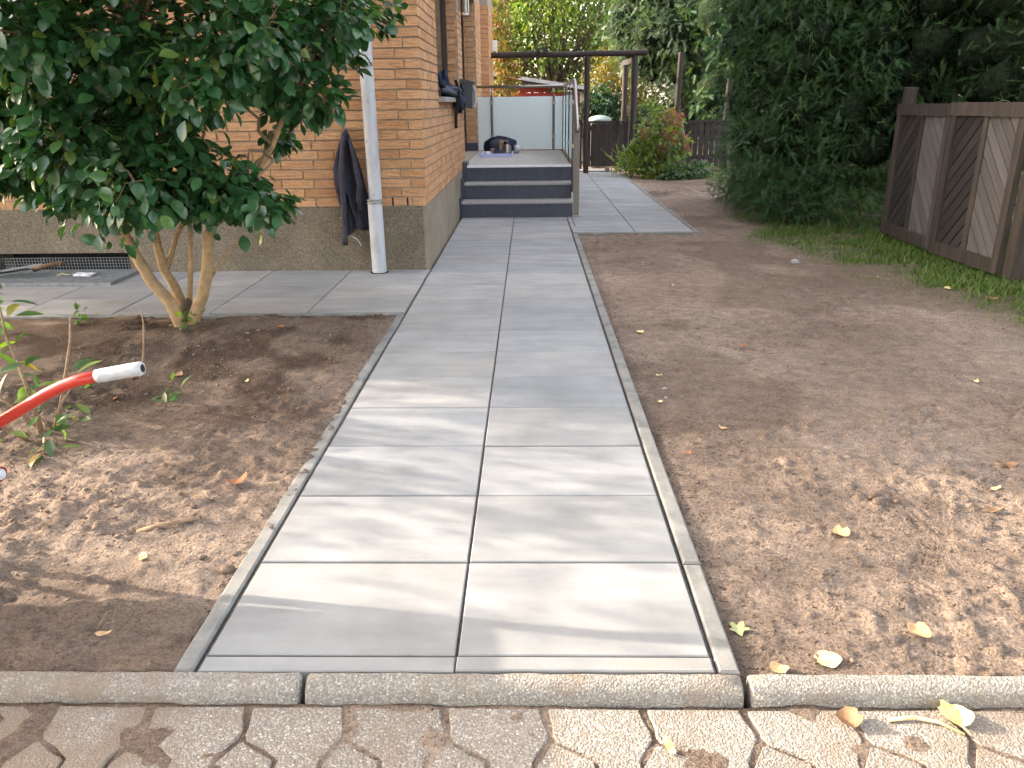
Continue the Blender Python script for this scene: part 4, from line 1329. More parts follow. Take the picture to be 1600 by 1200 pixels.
def blob_lobes(c, rad, k, r0, r1, seed):
    q = random.Random(seed)
    out_ = []
    for i in range(k):
        while True:
            d_ = [q.uniform(-1, 1) for _ in range(3)]
            if 0.2 < sum(v * v for v in d_) < 1: break
        out_.append((c[0] + d_[0] * rad[0], c[1] + d_[1] * rad[1], c[2] + d_[2] * rad[2], q.uniform(r0, r1)))
    return out_


broad_tree('broadleaf_tree', 'sunlit yellow-green broadleaf tree filling the gap behind the pergola', (0.9, 21.5, 0), blob_lobes((1.0, 21.8, 3.6), (2.4, 1.6, 2.0), 42, 0.5, 0.8, 1), 'lf_light', 15000, 0.13)
broad_tree('broadleaf_tree', 'paler broadleaf tree farther back with sky showing through', (2.8, 26, 0), blob_lobes((2.4, 26, 4.6), (3.2, 1.8, 3.0), 46, 0.6, 0.95, 2), 'lf_light', 12000, 0.17)
broad_tree('broadleaf_tree', 'light green tree behind the red shed, at the house corner', (-1.6, 24, 0), blob_lobes((-1.6, 24, 4.0), (1.9, 1.6, 2.8), 26, 0.6, 0.9, 3), 'lf_light', 8000, 0.16)
yew('grey_green_conifer', 'pale grey-green conifer with drooping sprays right of the pergola', (3.7, 17.6, 0), blob_lobes((3.3, 17.6, 2.9), (1.05, 0.9, 1.3), 34, 0.4, 0.6, 4), 9000, 0.16, 4.5, mat='lf_conifer', tpl=SPRAY_L)
yew('dark_conifer', 'dark green conifer in shade behind the tall fence post', (5.0, 16.2, 0), blob_lobes((4.9, 16.0, 2.6), (1.1, 0.8, 2.4), 34, 0.45, 0.65, 5), 7000, 0.16, 4.5, tpl=SPRAY_L)
yew('dark_conifer', 'low sunlit conifer glimpsed over the arched fence', (4.7, 17.8, 0), blob_lobes((4.3, 18.2, 1.0), (0.7, 0.6, 0.8), 14, 0.35, 0.5, 15), 4000, 0.15, 1.8, mat='lf_conifer', tpl=SPRAY_L)
yew('dark_conifer', 'tall dark conifer at the back between yew and grey-green conifer', (7.0, 20, 0), blob_lobes((6.6, 20, 3.6), (2.2, 1.0, 3.4), 40, 0.6, 0.85, 6), 9000, 0.22, 6.0, tpl=SPRAY_L)
broad_tree('golden_shrub', 'golden yellow autumn shrub behind the pergola posts', (2.5, 18.6, 0), blob_lobes((2.35, 18.6, 1.35), (0.75, 0.5, 1.05), 22, 0.28, 0.42, 7), 'lf_gold', 6500, 0.075, cat='shrub', trunk=0.06)
broad_tree('laurel_shrub', 'rounded glossy dark laurel behind the wooden gate', (1.75, 16.3, 0), blob_lobes((1.75, 16.3, 1.0), (0.42, 0.3, 0.5), 14, 0.2, 0.3, 8), 'lf_laurel', 2600, 0.10, cat='shrub', trunk=0.04, tpl=LEAF_MID, per=6)
broad_tree('virginia_creeper', 'red and yellow autumn creeper hanging at the far house corner', (-0.30, 14.75, 0), [(-0.36, 14.75, 2.4, 0.22), (-0.34, 14.8, 2.1, 0.2), (-0.28, 14.8, 1.8, 0.24), (-0.22, 14.8, 1.5, 0.24), (-0.3, 14.8, 1.2, 0.2), (-0.42, 14.7, 2.75, 0.25), (-0.12, 14.8, 1.95, 0.14), (-0.45, 14.7, 3.1, 0.25)], 'lf_creeper', 1700, 0.085, cat='climber', trunk=0.02, tpl=LEAF_MID, per=5)
broad_tree('dark_shrub', 'small blue-green shrub between pergola and tall fence post', (2.75, 16.4, 0), blob_lobes((2.75, 16.4, 0.95), (0.2, 0.2, 0.4), 9, 0.18, 0.26, 9), 'lf_low', 1500, 0.07, cat='shrub', trunk=0.03)
broad_tree('garden_hedge', 'far dark hedge closing the garden behind the fence', (3.5, 23.6, 0), [(x, 23.6, z, 0.75) for x in np.arange(-1.5, 10, 1.0) for z in (0.5, 1.4, 2.2)], 'lf_shade', 6500, 0.2, cat='hedge', trunk=0.1, inner=0.2)

# trees beyond the left edge of the picture that throw the dappled shade over the path
broad_tree('shade_tree', 'tall broadleaf tree left of the house, outside the picture', (-11.0, 6.3, 0), blob_lobes((-11.0, 6.5, 4.4), (1.3, 1.7, 2.6), 40, 0.5, 0.75, 10), 'lf_shade', 9000, 0.19)

_q = random.Random(77)
for nm, bx, y0, yr_, z0, z1, nl, n_, sz_, lab in (('shade_tree', -6.6, 2.1, 1.75, 1.5, 3.2, 22, 380, 0.11, 'slender airy tree left of the house front, outside the picture'),
                                         ('shade_shrub', -4.5, 1.50, 1.5, 1.0, 2.35, 36, 1250, 0.07, 'tall loose shrub in the bed left of the picture')):
    _l = []
    for _ in range(nl):
        _l.append((bx + _q.uniform(-0.4, 0.4), y0 + yr_ * _q.random() ** 0.75, _q.uniform(z0, z1), _q.uniform(0.12, 0.26)))
    broad_tree(nm, lab, (bx, y0 + 0.8, 0), _l, 'lf_shade', n_, sz_, trunk=0.04, per=7, inner=0.2, cat='tree' if nm == 'shade_tree' else 'shrub')

# unseen lime trees added behind the camera to block sky light over the foreground
for k, (bx, by) in enumerate(((1.9, -3.4), (-2.4, -3.6))):
    broad_tree('lime_tree', ['yellowing lime tree in the street behind the camera, right', 'yellowing lime tree in the street behind the camera, left'][k], (bx, by, 0), blob_lobes((bx, by + 1.0, 4.9), (2.5, 2.6, 1.3), 46, 0.7, 1.0, 20 + k), 'lf_gold' if k else 'lf_light', 9000, 0.27, trunk=0.2)

# ---------------------------------------------------------------- hydrangea and low plants by the gate
hyd = thing('hydrangea_bush', (2.45, 12.7, 0), 'hydrangea bush with faded pink flower heads in front of the fence', 'shrub')
hl = [(2.45 + (a_ - 2.5) * 0.74, b_, c_, r_ * 0.82) for a_, b_, c_, r_ in [(2.1, 12.7, 0.55, 0.2), (2.25, 12.6, 0.85, 0.22), (2.5, 12.7, 1.0, 0.2), (2.75, 12.7, 0.9, 0.2), (2.9, 12.6, 0.6, 0.2), (2.6, 12.45, 0.65, 0.25), (2.35, 12.5, 0.5, 0.22), (2.75, 12.5, 0.38, 0.22), (3.02, 12.7, 0.45, 0.14), (2.2, 12.6, 0.35, 0.16)]]
mb = MB()
for l in hl:
    for _ in range(3):
        mb.tube(limb_curve((2.45 + rng.normal() * 0.08, 12.65 + rng.normal() * 0.05, 0.0), np.array(l[:3]) + rng.normal(size=3) * 0.06, 0.02, 4, 0.02), taper(0.009, 0.004, 5), 5)
tag(mb.build('stems', M['twig'], hyd, smooth=True), kind='stuff')
tag(crown('foliage', hyd, M['lf_hyd'], LEAF_MID, hl, 850, 0.11, droop=0.5, up=0.8, per=4, spread=0.5), kind='stuff')
for fx, fy, fz, fr in ((2.62, 12.4, 1.02, 0.09), (2.72, 12.42, 0.93, 0.10), (2.80, 12.4, 0.80, 0.07), (2.58, 12.3, 0.72, 0.08), (2.68, 12.28, 0.62, 0.06), (2.10, 12.45, 0.72, 0.06), (3.0, 12.45, 0.62, 0.06), (2.5, 12.3, 0.5, 0.06), (2.85, 12.4, 0.98, 0.05), (3.05, 12.5, 0.45, 0.05)):
    tag(crown('flower_head', hyd, M['lf_flower'], LEAF_SMALL, [(2.45 + (fx - 2.5) * 0.76, fy, fz, fr * 1.2)], 120, 0.038, droop=0.0, up=0.3, per=3, spread=0.2, inner=0.8), kind='stuff')
low = [(1.95, 12.9, 0.18), (2.2, 12.5, 0.12), (2.45, 12.2, 0.10), (2.7, 12.2, 0.11), (2.95, 12.25, 0.12), (3.15, 12.45, 0.10), (2.6, 12.0, 0.08)]
for k, (px_, py_, r_) in enumerate(low):
    lab = ['leafy clump at the gate end of the low planting', 'small leafy clump beside the hydrangea stems', 'low clump at the front of the planting by the path', 'blue-green clump at the foot of the hydrangea', 'blue-green clump in front of the arched fence', 'last low clump towards the lawn', 'foremost low clump spilling onto the soil'][k]
    t_ = thing('low_plant', (px_, py_, 0), lab, 'plant', 'low plants around the hydrangea')
    crown('foliage', t_, M['lf_low' if k > 2 else 'lf_hyd'], LEAF_MID, [(px_ + dx, py_ + dy, r_ * 0.8, r_ * 1.1) for dx, dy in ((0, 0), (r_, 0.05), (-r_, 0), (0.05, r_))], 150, 0.10, droop=0.1, up=0.9, per=3, spread=0.8, inner=0.2)
t_ = thing('grassy_plant', (1.95, 12.6, 0), 'tall narrow-leaved green plant growing beside the gate', 'plant', None)
N = 150
a = rng.uniform(0, 6.28, N)
pp = np.stack([1.95 + 0.14 * rng.normal(size=N), 12.6 + 0.1 * rng.normal(size=N), 0.03 + 0.38 * rng.random(N)], -1)
axx = np.stack([np.cos(a) * 0.6, np.sin(a) * 0.6, 0.4 + 0.7 * rng.random(N)], -1)
V, F = blades(leaf_tpl((0.05, 0.06, 0.04), 0.1, 0.4), pp, axx, np.tile((0.2, -0.5, 0.6), (N, 1)) + rng.normal(size=(N, 3)) * 0.3, 0.15 + 0.12 * rng.random(N))
link(bpy.data.objects.new('foliage', array_mesh('foliage', V, F, M['lf_hyd'], np.repeat(rng.random(N), 11), True)), t_)
MB().tube(limb_curve((1.95, 12.6, 0), (1.97, 12.6, 0.5), 0.02, 4, 0.02), taper(0.008, 0.003, 5), 5).build('stem', M['twig'], t_)

# ================================================================ FENCE, GATE, PERGOLA, SHED
pg = thing('pergola', (1.0, 13.4, 0), 'dark timber pergola with crooked beam across the end of the path', 'pergola')
mb = MB()
pts = [(-0.49, 13.4, 2.035), (0.2, 13.41, 2.045), (0.9, 13.4, 2.030), (1.3, 13.4, 2.045), (1.9, 13.4, 2.040), (2.27, 13.41, 2.052)]
mb.tube(pts, [0.050, 0.052, 0.05, 0.05, 0.053, 0.05], 8)
mb.build('front_beam', M['fence_dark'], pg, autosmooth=50)
for x_, y_, r_ in ((1.205, 13.4, 0.052), (2.045, 13.4, 0.062), (2.10, 15.3, 0.055)):
    MB().tube([(x_ + 0.02, y_, -0.05), (x_ - 0.008, y_, 0.6), (x_ + 0.012, y_, 1.2), (x_ + 0.004, y_, 2.0)], [r_, r_ * 0.98, r_ * 1.02, r_], 8).build('post', M['fence_dark'], pg, autosmooth=50)
MB().bar((2.06, 13.35, 1.93), (2.07, 15.35, 1.96), 0.06, 0.09).build('side_beam', M['fence_dark'], pg)
MB().bar((0.35, 13.3, 2.10), (0.36, 15.3, 2.10), 0.06, 0.08).build('cross_beam', M['fence_dark'], pg)
MB().box(0.42, 0.50, 13.34, 13.36, 2.06, 2.16).build('bracket', M['black'], pg)

gate = thing('garden_gate', (1.75, 14.2, 0), 'low dark stained wooden gate at the end of the path', 'gate')
for k in range(10):
    x = 1.262 + k * 0.104
    MB().box(x, x + 0.097, 14.19, 14.212 + 0.002 * (k % 2), 0.055, 0.85 + 0.006 * random.random()).build('board', M['fence_dark'], gate)
for z in (0.16, 0.72):
    MB().box(1.255, 2.305, 14.215, 14.25, z, z + 0.09).build('rail', M['fence_dark'], gate)
MB().box(1.25, 2.31, 14.17, 14.235, 0.858, 0.895).build('cap_rail', M['fence_dark'], gate)
for x in (1.10, 2.35):
    MB().slab(x, x + 0.09, 14.16, 14.25, -0.05, 0.93, 0.006).build('post', M['fence_dark'], gate)

fen = thing('picket_fence', (3.3, 14.2, 0), 'dark stained board fence with arched top beside the hydrangea', 'fence')
x = 2.48
k = 0
while x < 5.4:
    top = 0.80 + 0.075 * math.sin(math.pi * min(1, max(0, (x - 2.9) / 1.35))) - 0.02
    if abs(x - 3.97) > 0.08:
        MB().box(x, x + 0.088, 14.20, 14.222, 0.03, top).build('board', M['fence_dark'], fen)
    x += 0.106
for z in (0.17, 0.62):
    MB().box(2.46, 5.4, 14.224, 14.26, z, z + 0.08).build('rail', M['fence_dark'], fen)
seg = [(2.46 + i * 0.21, 0.80 + 0.075 * math.sin(math.pi * min(1, max(0, (2.46 + i * 0.21 - 2.9) / 1.35)))) for i in range(15)]
mb = MB()
for (xa, za), (xb, zb) in zip(seg, seg[1:]):
    mb.bar((xa, 14.215, za), (xb + 0.004, 14.215, zb), 0.07, 0.055)
mb.build('arched_cap', M['fence_dark'], fen)
for x, h in ((3.02, 2.1), (3.96, 1.62), (5.3, 1.2)):
    MB().tube([(x + 0.02, 14.32, -0.05), (x - 0.015, 14.32, h * 0.5), (x + 0.01, 14.32, h)], [0.06, 0.055, 0.052], 8).build('post', M['fence_dark'], fen, autosmooth=50)

shed = thing('red_shed', (0.5, 17.5, 0), 'red boarded shed with pale sloping roof behind the landing', 'shed')
sl = lambda x: 1.72 - (x + 0.3) * 0.155
for k in range(12):
    z0 = 0.05 + k * 0.14
    if z0 + 0.13 > sl(1.25):
        xr_ = min(1.28, -0.3 + (1.72 - (z0 + 0.13)) / 0.155)
    else:
        xr_ = 1.28
    if xr_ > -0.2:
        MB().box(-0.75, xr_, 16.52 - 0.004 * (k % 2), 16.55, z0, z0 + 0.133).build('board', M['redboard'], shed)
MB().box(-0.75, 1.28, 16.56, 18.8, 0, 1.42).build('wall', M['redboard'], shed)
mb = MB()
mb.prism([(-0.95, sl(-0.95) + 0.03), (1.48, sl(1.48) + 0.03), (1.48, sl(1.48) + 0.10), (-0.95, sl(-0.95) + 0.10)], lambda a, b_, d: (a, d, b_), 19.0, 16.30)
mb.build('roof', M['zincroof'], shed)
mb = MB()
mb.prism([(-0.95, sl(-0.95) - 0.03), (1.48, sl(1.48) - 0.03), (1.48, sl(1.48) + 0.028), (-0.95, sl(-0.95) + 0.028)], lambda a, b_, d: (a, d, b_), 16.40, 16.36)
mb.build('fascia', M['brown_frame'], shed)
MB().box(1.285, 1.39, 16.49, 16.6, 0, 1.44).build('corner_post', M['white'], shed)

bar = thing('rain_barrel', (1.6, 15.05, 0), 'rain barrel with pale domed lid behind the gate', 'barrel')
MB().lathe(1.6, 15.05, [(0.20, 0.0), (0.235, 0.3), (0.235, 0.6), (0.215, 0.88)], 18).build('body', M['greyplastic'], bar, autosmooth=40)
MB().lathe(1.6, 15.05, [(0.235, 0.882), (0.24, 0.91), (0.19, 0.955), (0.08, 0.985), (0.0, 0.99)], 18).build('lid', M['lid'], bar, autosmooth=40)
ln = thing('nesting_box', (2.37, 17.0, 0), 'small pale box on a stake behind the pergola', 'box')
MB().box(2.35, 2.39, 17.0, 17.04, -0.05, 0.94).build('stake', M['tan'], ln)
MB().slab(2.31, 2.43, 16.95, 17.08, 0.941, 1.15, 0.02).build('box_body', M['tan'], ln)

# ---------------------------------------------------------------- chevron fence panels
def clip(poly, inside, cut):
    out_ = []
    for i in range(len(poly)):
        a, b_ = poly[i], poly[(i + 1) % len(poly)]
        if inside(a): out_.append(a)
        if inside(a) != inside(b_): out_.append(cut(a, b_))
    return out_


def clip_rect(poly, u0, u1, v0, v1):
    for ax_, lim, sg in ((0, u0, 1), (0, u1, -1), (1, v0, 1), (1, v1, -1)):
        if not poly: return poly
        def cutf(a, b_, ax_=ax_, lim=lim):
            t_ = (lim - a[ax_]) / (b_[ax_] - a[ax_])
            q = [a[0] + (b_[0] - a[0]) * t_, a[1] + (b_[1] - a[1]) * t_]
            q[ax_] = lim
            return tuple(q)
        poly = clip(poly, lambda q: (q[ax_] - lim) * sg >= 0, cutf)
    return poly


def chevron_panel(origin, along, width, zb, zt, label, mats):
    """u runs along the panel, away from its far end; v is height; d is depth towards the path"""
    ox, oy = origin
    dx, dy = along
    nx_, ny_ = dy, -dx
    if nx_ > 0: nx_, ny_ = -nx_, -ny_
    fn = lambda u, v, d: (ox + dx * u + nx_ * d, oy + dy * u + ny_ * d, v)
    t_ = thing('timber_screen', (ox + dx * width / 2, oy + dy * width / 2, 0), label, 'screen', 'chevron fence panels by the yew')
    w = 0.075
    rect = lambda a, b_, c, d_: [(a, c), (b_, c), (b_, d_), (a, d_)]
    for u0, nm in ((0.0, 'stile'), (width - w, 'stile')):
        MB().prism(rect(u0, u0 + w, zb, zt - 0.10), fn, 0.0, 0.045).build(nm, M['panel_frame'], t_)
    MB().prism(rect(-0.004, width + 0.004, zt - 0.098, zt), fn, -0.004, 0.050).build('top_rail', M['panel_frame'], t_)
    MB().prism(rect(w + 0.001, width - w - 0.001, zb, zb + 0.10), fn, 0.002, 0.043).build('bottom_rail', M['panel_frame'], t_)
    c = width / 2
    MB().prism(rect(c - 0.03, c + 0.03, zb + 0.101, zt - 0.099), fn, 0.004, 0.036).build('middle_stile', M['panel_frame'], t_)
    for side, (u0, u1) in enumerate(((w + 0.002, c - 0.031), (c + 0.031, width - w - 0.002))):
        v0, v1 = zb + 0.102, zt - 0.10
        slope = 1.1 if side == 0 else -1.1
        step = 0.128
        n_ = int((v1 - v0 + abs(slope) * (u1 - u0)) / step) + 3
        base = v0 - (abs(slope) * (u1 - u0) if slope > 0 else 0) - step * 0.4
        for k in range(n_):
            vb = base + k * step
            g = 0.014 if side == 0 else 0.013
            p = [(u0, vb), (u1, vb + slope * (u1 - u0)), (u1, vb + slope * (u1 - u0) + step - g), (u0, vb + step - g)]
            p = clip_rect(p, u0, u1, v0, v1)
            if len(p) < 3: continue
            ar = abs(sum(p[i][0] * p[(i + 1) % len(p)][1] - p[(i + 1) % len(p)][0] * p[i][1] for i in range(len(p)))) / 2
            if ar < 0.0006: continue
            o_ = random.uniform(-0.002, 0.002)
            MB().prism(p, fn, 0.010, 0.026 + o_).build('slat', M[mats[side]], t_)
        MB().prism(rect(u0, u1, v0, v1), fn, 0.004, 0.008).build('backing', M['fence_dark'], t_)
    return t_


chevron_panel((3.575, 6.05), (-0.012, -1.0), 0.975, 0.035, 1.19, 'weathered chevron fence panel next to the yew bush', ('panel_slat', 'panel_slat2'))
chevron_panel((3.563, 5.072), (0.045, -0.999), 0.925, 0.02, 1.20, 'weathered chevron fence panel nearest the camera, right edge', ('panel_slat', 'panel_slat2'))
MB().slab(3.60, 3.69, 6.055, 6.145, -0.05, 1.33, 0.008).build('fence_post', M['panel_frame']).update_tag()
tag(bpy.data.objects['fence_post'], 'tall square post at the yew end of the fence panels', 'post', 'fence posts')
o = MB().slab(3.60, 3.70, 4.03, 4.13, -0.05, 1.21, 0.006).build('fence_post', M['panel_frame'])
tag(o, 'weathered post ending the fence panels at the right edge', 'post', 'fence posts')
o = MB().box(3.71, 3.80, 4.08, 4.16, -0.02, 0.30, jit=0.004).build('post_stub', M['post_brown'])
tag(o, 'short raw brown post stub behind the end post', 'post')
MB().slab(3.74, 3.83, 3.98, 4.06, -0.05, 1.15, 0.006).build('side_board', M['fence_dark'])
tag(bpy.data.objects['side_board'], 'dark upright board behind the end post of the fence', 'board')

# ================================================================ WHEELBARROW (handles reach in from the left)
wb = thing('wheelbarrow', (-1.9, 0.24, 0), 'red tubular wheelbarrow handles with grey grip reaching in from the left', 'wheelbarrow')
h1 = [(-1.0, 0.46, 0.550), (-1.06, 0.46, 0.537), (-1.10, 0.46, 0.523), (-1.15, 0.46, 0.500), (-1.21, 0.46, 0.467), (-1.303, 0.46, 0.416), (-1.45, 0.46, 0.335), (-1.6, 0.445, 0.30), (-2.2, 0.36, 0.27), (-2.62, 0.29, 0.24)]
MB().tube(h1, 0.0165, 14).build('handle_tube', M['red'], wb, smooth=True)
h2 = [(x + (-0.08), 0.48 - y, z - 0.045 if x > -1.4 else z) for x, y, z in h1]
h2[0] = (-0.985, 0.0, 0.482)
MB().tube(h2, 0.0165, 14, cap=False).build('handle_tube', M['red'], wb, smooth=True)
mb = MB()
mb.tube([(-1.002, 0.46, 0.549), (-0.985, 0.46, 0.552), (-0.90, 0.46, 0.567), (-0.878, 0.46, 0.571), (-0.873, 0.46, 0.5715)], [0.0185, 0.0195, 0.0195, 0.0195, 0.0165], 18)
mb.build('grip', M['grip'], wb, smooth=True)
mb = MB()
mb.tube([(-0.8728, 0.46, 0.5716), (-0.8722, 0.46, 0.5717)], 0.0115, 14)
mb.build('grip_hole', M['black'], wb)
MB().tube([(-1.02, 0.0, 0.475), (-0.9835, 0.0, 0.4825)], [0.0125, 0.0125], 14).build('tube_bore', M['white_cloth'], wb, smooth=True)
# tray: a deep tapering pan
tray_b = [(-1.62, 0.02), (-1.62, 0.46), (-2.20, 0.42), (-2.20, 0.06)]
tray_t = [(-1.43, -0.09), (-1.43, 0.55), (-2.42, 0.53), (-2.42, -0.07)]


def pan(b0, t0, zb, zt, inset):
    def rnd(poly, r_):
        out_ = []
        for i in range(4):
            p, a, c = np.array(poly[i]), np.array(poly[i - 1]), np.array(poly[(i + 1) % 4])
            pa, pc = p + (a - p) / np.linalg.norm(a - p) * r_, p + (c - p) / np.linalg.norm(c - p) * r_
            for k in range(4):
                t_ = k / 3
                out_.append((1 - t_) ** 2 * pa + 2 * t_ * (1 - t_) * p + t_ * t_ * pc)
        return out_
    c = np.mean(np.array(t0), 0)
    b1, t1 = rnd(b0, 0.10), rnd(t0, 0.12)
    n = len(b1)
    V = [(*p, zb) for p in b1] + [(*p, zt) for p in t1] + [(*(p + (c - p) * 0.03), zt) for p in t1] + [(*(p + (c - p) * 0.03), zb + 0.01) for p in b1]
    F = [tuple(range(n))] + [tuple(range(4 * n - 1, 3 * n - 1, -1))]
    for s in range(3):
        F += [(s * n + i, s * n + n + i, s * n + n + (i + 1) % n, s * n + (i + 1) % n) for i in range(n)]
    return MB().add(V, F)


pan(tray_b, tray_t, 0.315, 0.585, 0.02).build('tray', M['galv'], wb, autosmooth=50)
for y_ in (0.03, 0.45):
    MB().tube([(-1.5, y_, 0.31), (-1.56, y_, 0.02), (-1.72, y_, 0.01), (-1.80, y_, 0.28)], 0.014, 10).build('leg', M['red'], wb, smooth=True)
whl = MB()
V, F = [], []
for i in range(20):
    a = 2 * math.pi * i / 20
    for j in range(8):
        q = 2 * math.pi * j / 8
        rr_ = 0.145 + 0.045 * math.cos(q)
        V.append((-2.62 + rr_ * math.cos(a), 0.24 + 0.045 * math.sin(q), 0.19 + rr_ * math.sin(a)))
for i in range(20):
    for j in range(8):
        F.append((i * 8 + j, ((i + 1) % 20) * 8 + j, ((i + 1) % 20) * 8 + (j + 1) % 8, i * 8 + (j + 1) % 8))
wh = whl.add(V, F).build('wheel', M['black'], wb, smooth=True)
MB().tube([(-2.62, 0.20, 0.19), (-2.62, 0.28, 0.19)], 0.10, 16).build('rim', M['galv'], wh)
MB().tube([(-2.62, 0.18, 0.24), (-2.62, 0.30, 0.24)], 0.012, 8).build('axle', M['galv'], wb)

# ================================================================ THINGS ON AND BY THE HOUSE
# jacket on a hook
jk = thing('jacket', (-1.2, 4.55, 0.25), 'dark charcoal jacket hanging on the brick wall beside the downpipe', 'jacket')
prof_l = [(1.065, -1.205), (1.02, -1.235), (0.95, -1.262), (0.87, -1.290), (0.78, -1.318), (0.68, -1.318), (0.58, -1.305), (0.48, -1.285), (0.38, -1.268), (0.30, -1.262)]
prof_r = [(1.065, -1.188), (1.02, -1.172), (0.95, -1.152), (0.87, -1.128), (0.78, -1.105), (0.68, -1.085), (0.58, -1.068), (0.48, -1.066), (0.38, -1.064), (0.345, -1.062)]
V, F = [], []
nu, nv = 28, 40
for side in (0, 1):
    for j in range(nv + 1):
        s_ = j / nv
        zl = 1.065 + (0.295 - 1.065) * s_
        zr = 1.065 + (0.345 - 1.065) * s_
        xl = np.interp(-zl, [-p[0] for p in prof_l], [p[1] for p in prof_l])
        xr_ = np.interp(-zr, [-p[0] for p in prof_r], [p[1] for p in prof_r])
        for i in range(nu + 1):
            u = i / nu
            z = zl + (zr - zl) * u
            fold = 0.016 * math.sin(u * 15 + 2.2 * math.sin(s_ * 4)) * min(1, s_ * 3) + 0.012 * math.sin(u * 31 - s_ * 9) * s_ + 0.010 * math.sin(s_ * 23 + u * 7) * (u > 0.4) * s_
            bul = 0.055 * math.sin(math.pi * u) ** 0.6 * (0.35 + 0.65 * min(1, s_ * 2)) + fold * (0.2 + math.sin(math.pi * u))
            y_ = 4.596 - (0.012 + bul if side == 0 else 0.0)
            hem = 0.02 * math.sin(u * 9) * max(0, s_ - 0.85) / 0.15
            V.append((xl + (xr_ - xl) * u, y_, z - hem))
W_ = nu + 1
off = (nv + 1) * W_
for j in range(nv):
    for i in range(nu):
        a = j * W_ + i
        F += [(a, a + W_, a + W_ + 1, a + 1), (off + a, off + a + 1, off + a + W_ + 1, off + a + W_)]
for j in range(nv):
    for i in (0, nu):
        a = j * W_ + i
        F.append((a, off + a, off + a + W_, a + W_) if i == 0 else (a, a + W_, off + a + W_, off + a))
for i in range(nu):
    a = nv * W_ + i
    F.append((a, off + a, off + a + 1, a + 1))
    F.append((i, i + 1, off + i + 1, off + i))
MB().add(V, F).build('body', M['jacket'], jk, smooth=True)
MB().tube([(-1.205, 4.535, 1.05), (-1.222, 4.522, 0.93), (-1.238, 4.512, 0.75), (-1.240, 4.508, 0.55), (-1.247, 4.510, 0.38), (-1.252, 4.512, 0.262), (-1.253, 4.512, 0.225)], [0.018, 0.030, 0.036, 0.037, 0.035, 0.034, 0.031], 14, flat=0.55).build('sleeve', M['jacket2'], jk, smooth=True)
MB().tube([(-1.254, 4.512, 0.266), (-1.256, 4.512, 0.214)], [0.0365, 0.034], 14, flat=0.6).build('cuff', M['jacket'], jk, smooth=True)
MB().tube([(-1.165, 4.535, 1.0), (-1.135, 4.515, 0.88), (-1.120, 4.510, 0.74), (-1.105, 4.50, 0.66), (-1.12, 4.49, 0.58), (-1.11, 4.495, 0.48)], [0.02, 0.032, 0.036, 0.034, 0.034, 0.030], 12, flat=0.6).build('sleeve', M['jacket'], jk, smooth=True)
MB().tube([(-1.215, 4.56, 0.275), (-1.175, 4.555, 0.255), (-1.15, 4.55, 0.225), (-1.142, 4.55, 0.200)], [0.012, 0.014, 0.013, 0.010], 8, flat=0.4).build('pull_cord', M['white_cloth'], jk, smooth=True)
MB().tube([(-1.268, 4.502, 0.425), (-1.268, 4.497, 0.425)], 0.009, 10).build('button', M['galv'], jk)
MB().tube([(-1.197, 4.612, 1.075), (-1.197, 4.585, 1.07), (-1.197, 4.58, 1.085)], 0.005, 6).build('wall_hook', M['galv'], jk)


def lump(c, r, seed, amp=0.18, n=18, m=12, squash=None):
    """an uneven soft bag-like body"""
    q = np.random.default_rng(seed)
    ph = q.uniform(0, 6.28, 6)
    V, F = [], []
    for j in range(m + 1):
        t_ = math.pi * j / m
        for i in range(n):
            a = 2 * math.pi * i / n
            d = np.array([math.sin(t_) * math.cos(a), math.sin(t_) * math.sin(a), math.cos(t_)])
            k = 1 + amp * (math.sin(3 * a + ph[0] + 2 * d[2]) * 0.5 + math.sin(5 * d[0] + ph[1]) * 0.35 + math.sin(7 * d[2] + 4 * d[1] + ph[2]) * 0.25)
            p = np.sign(d) * np.abs(d) ** 0.8 * np.array(r) * k + np.array(c)
            if squash is not None: p[2] = max(p[2], squash)
            V.append(tuple(p))
    for j in range(m):
        for i in range(n):
            F.append((j * n + i, j * n + n + i, j * n + n + (i + 1) % n, j * n + (i + 1) % n))
    return MB().add(V, F)


# bag on the window sill
bag = thing('shoulder_bag', (-0.62, 6.9, 1.3), 'navy bag and clothes slung over the window sill with strap hanging', 'bag')
lump((-0.62, 6.85, 1.355), (0.085, 0.42, 0.06), 4, 0.35, 26, 18).build('bag_body', M['navy2'], bag, smooth=True)
lump((-0.555, 7.22, 1.275), (0.07, 0.22, 0.10), 9, 0.35, 26, 18).build('hanging_flap', M['navy'], bag, smooth=True)
lump((-0.645, 6.55, 1.445), (0.045, 0.16, 0.085), 12, 0.4, 26, 18).build('rolled_hood', M['navy'], bag, smooth=True)
MB().tube([(-0.55, 6.75, 1.46), (-0.535, 6.82, 1.38), (-0.553, 6.90, 1.24), (-0.575, 6.93, 1.1), (-0.578, 6.94, 1.0)], 0.017, 8, flat=0.2).build('strap', M['black'], bag, smooth=True)
MB().tube([(-0.52, 7.0, 1.43), (-0.515, 7.2, 1.35), (-0.535, 7.34, 1.24)], 0.013, 8, flat=0.25).build('strap', M['black'], bag, smooth=True)

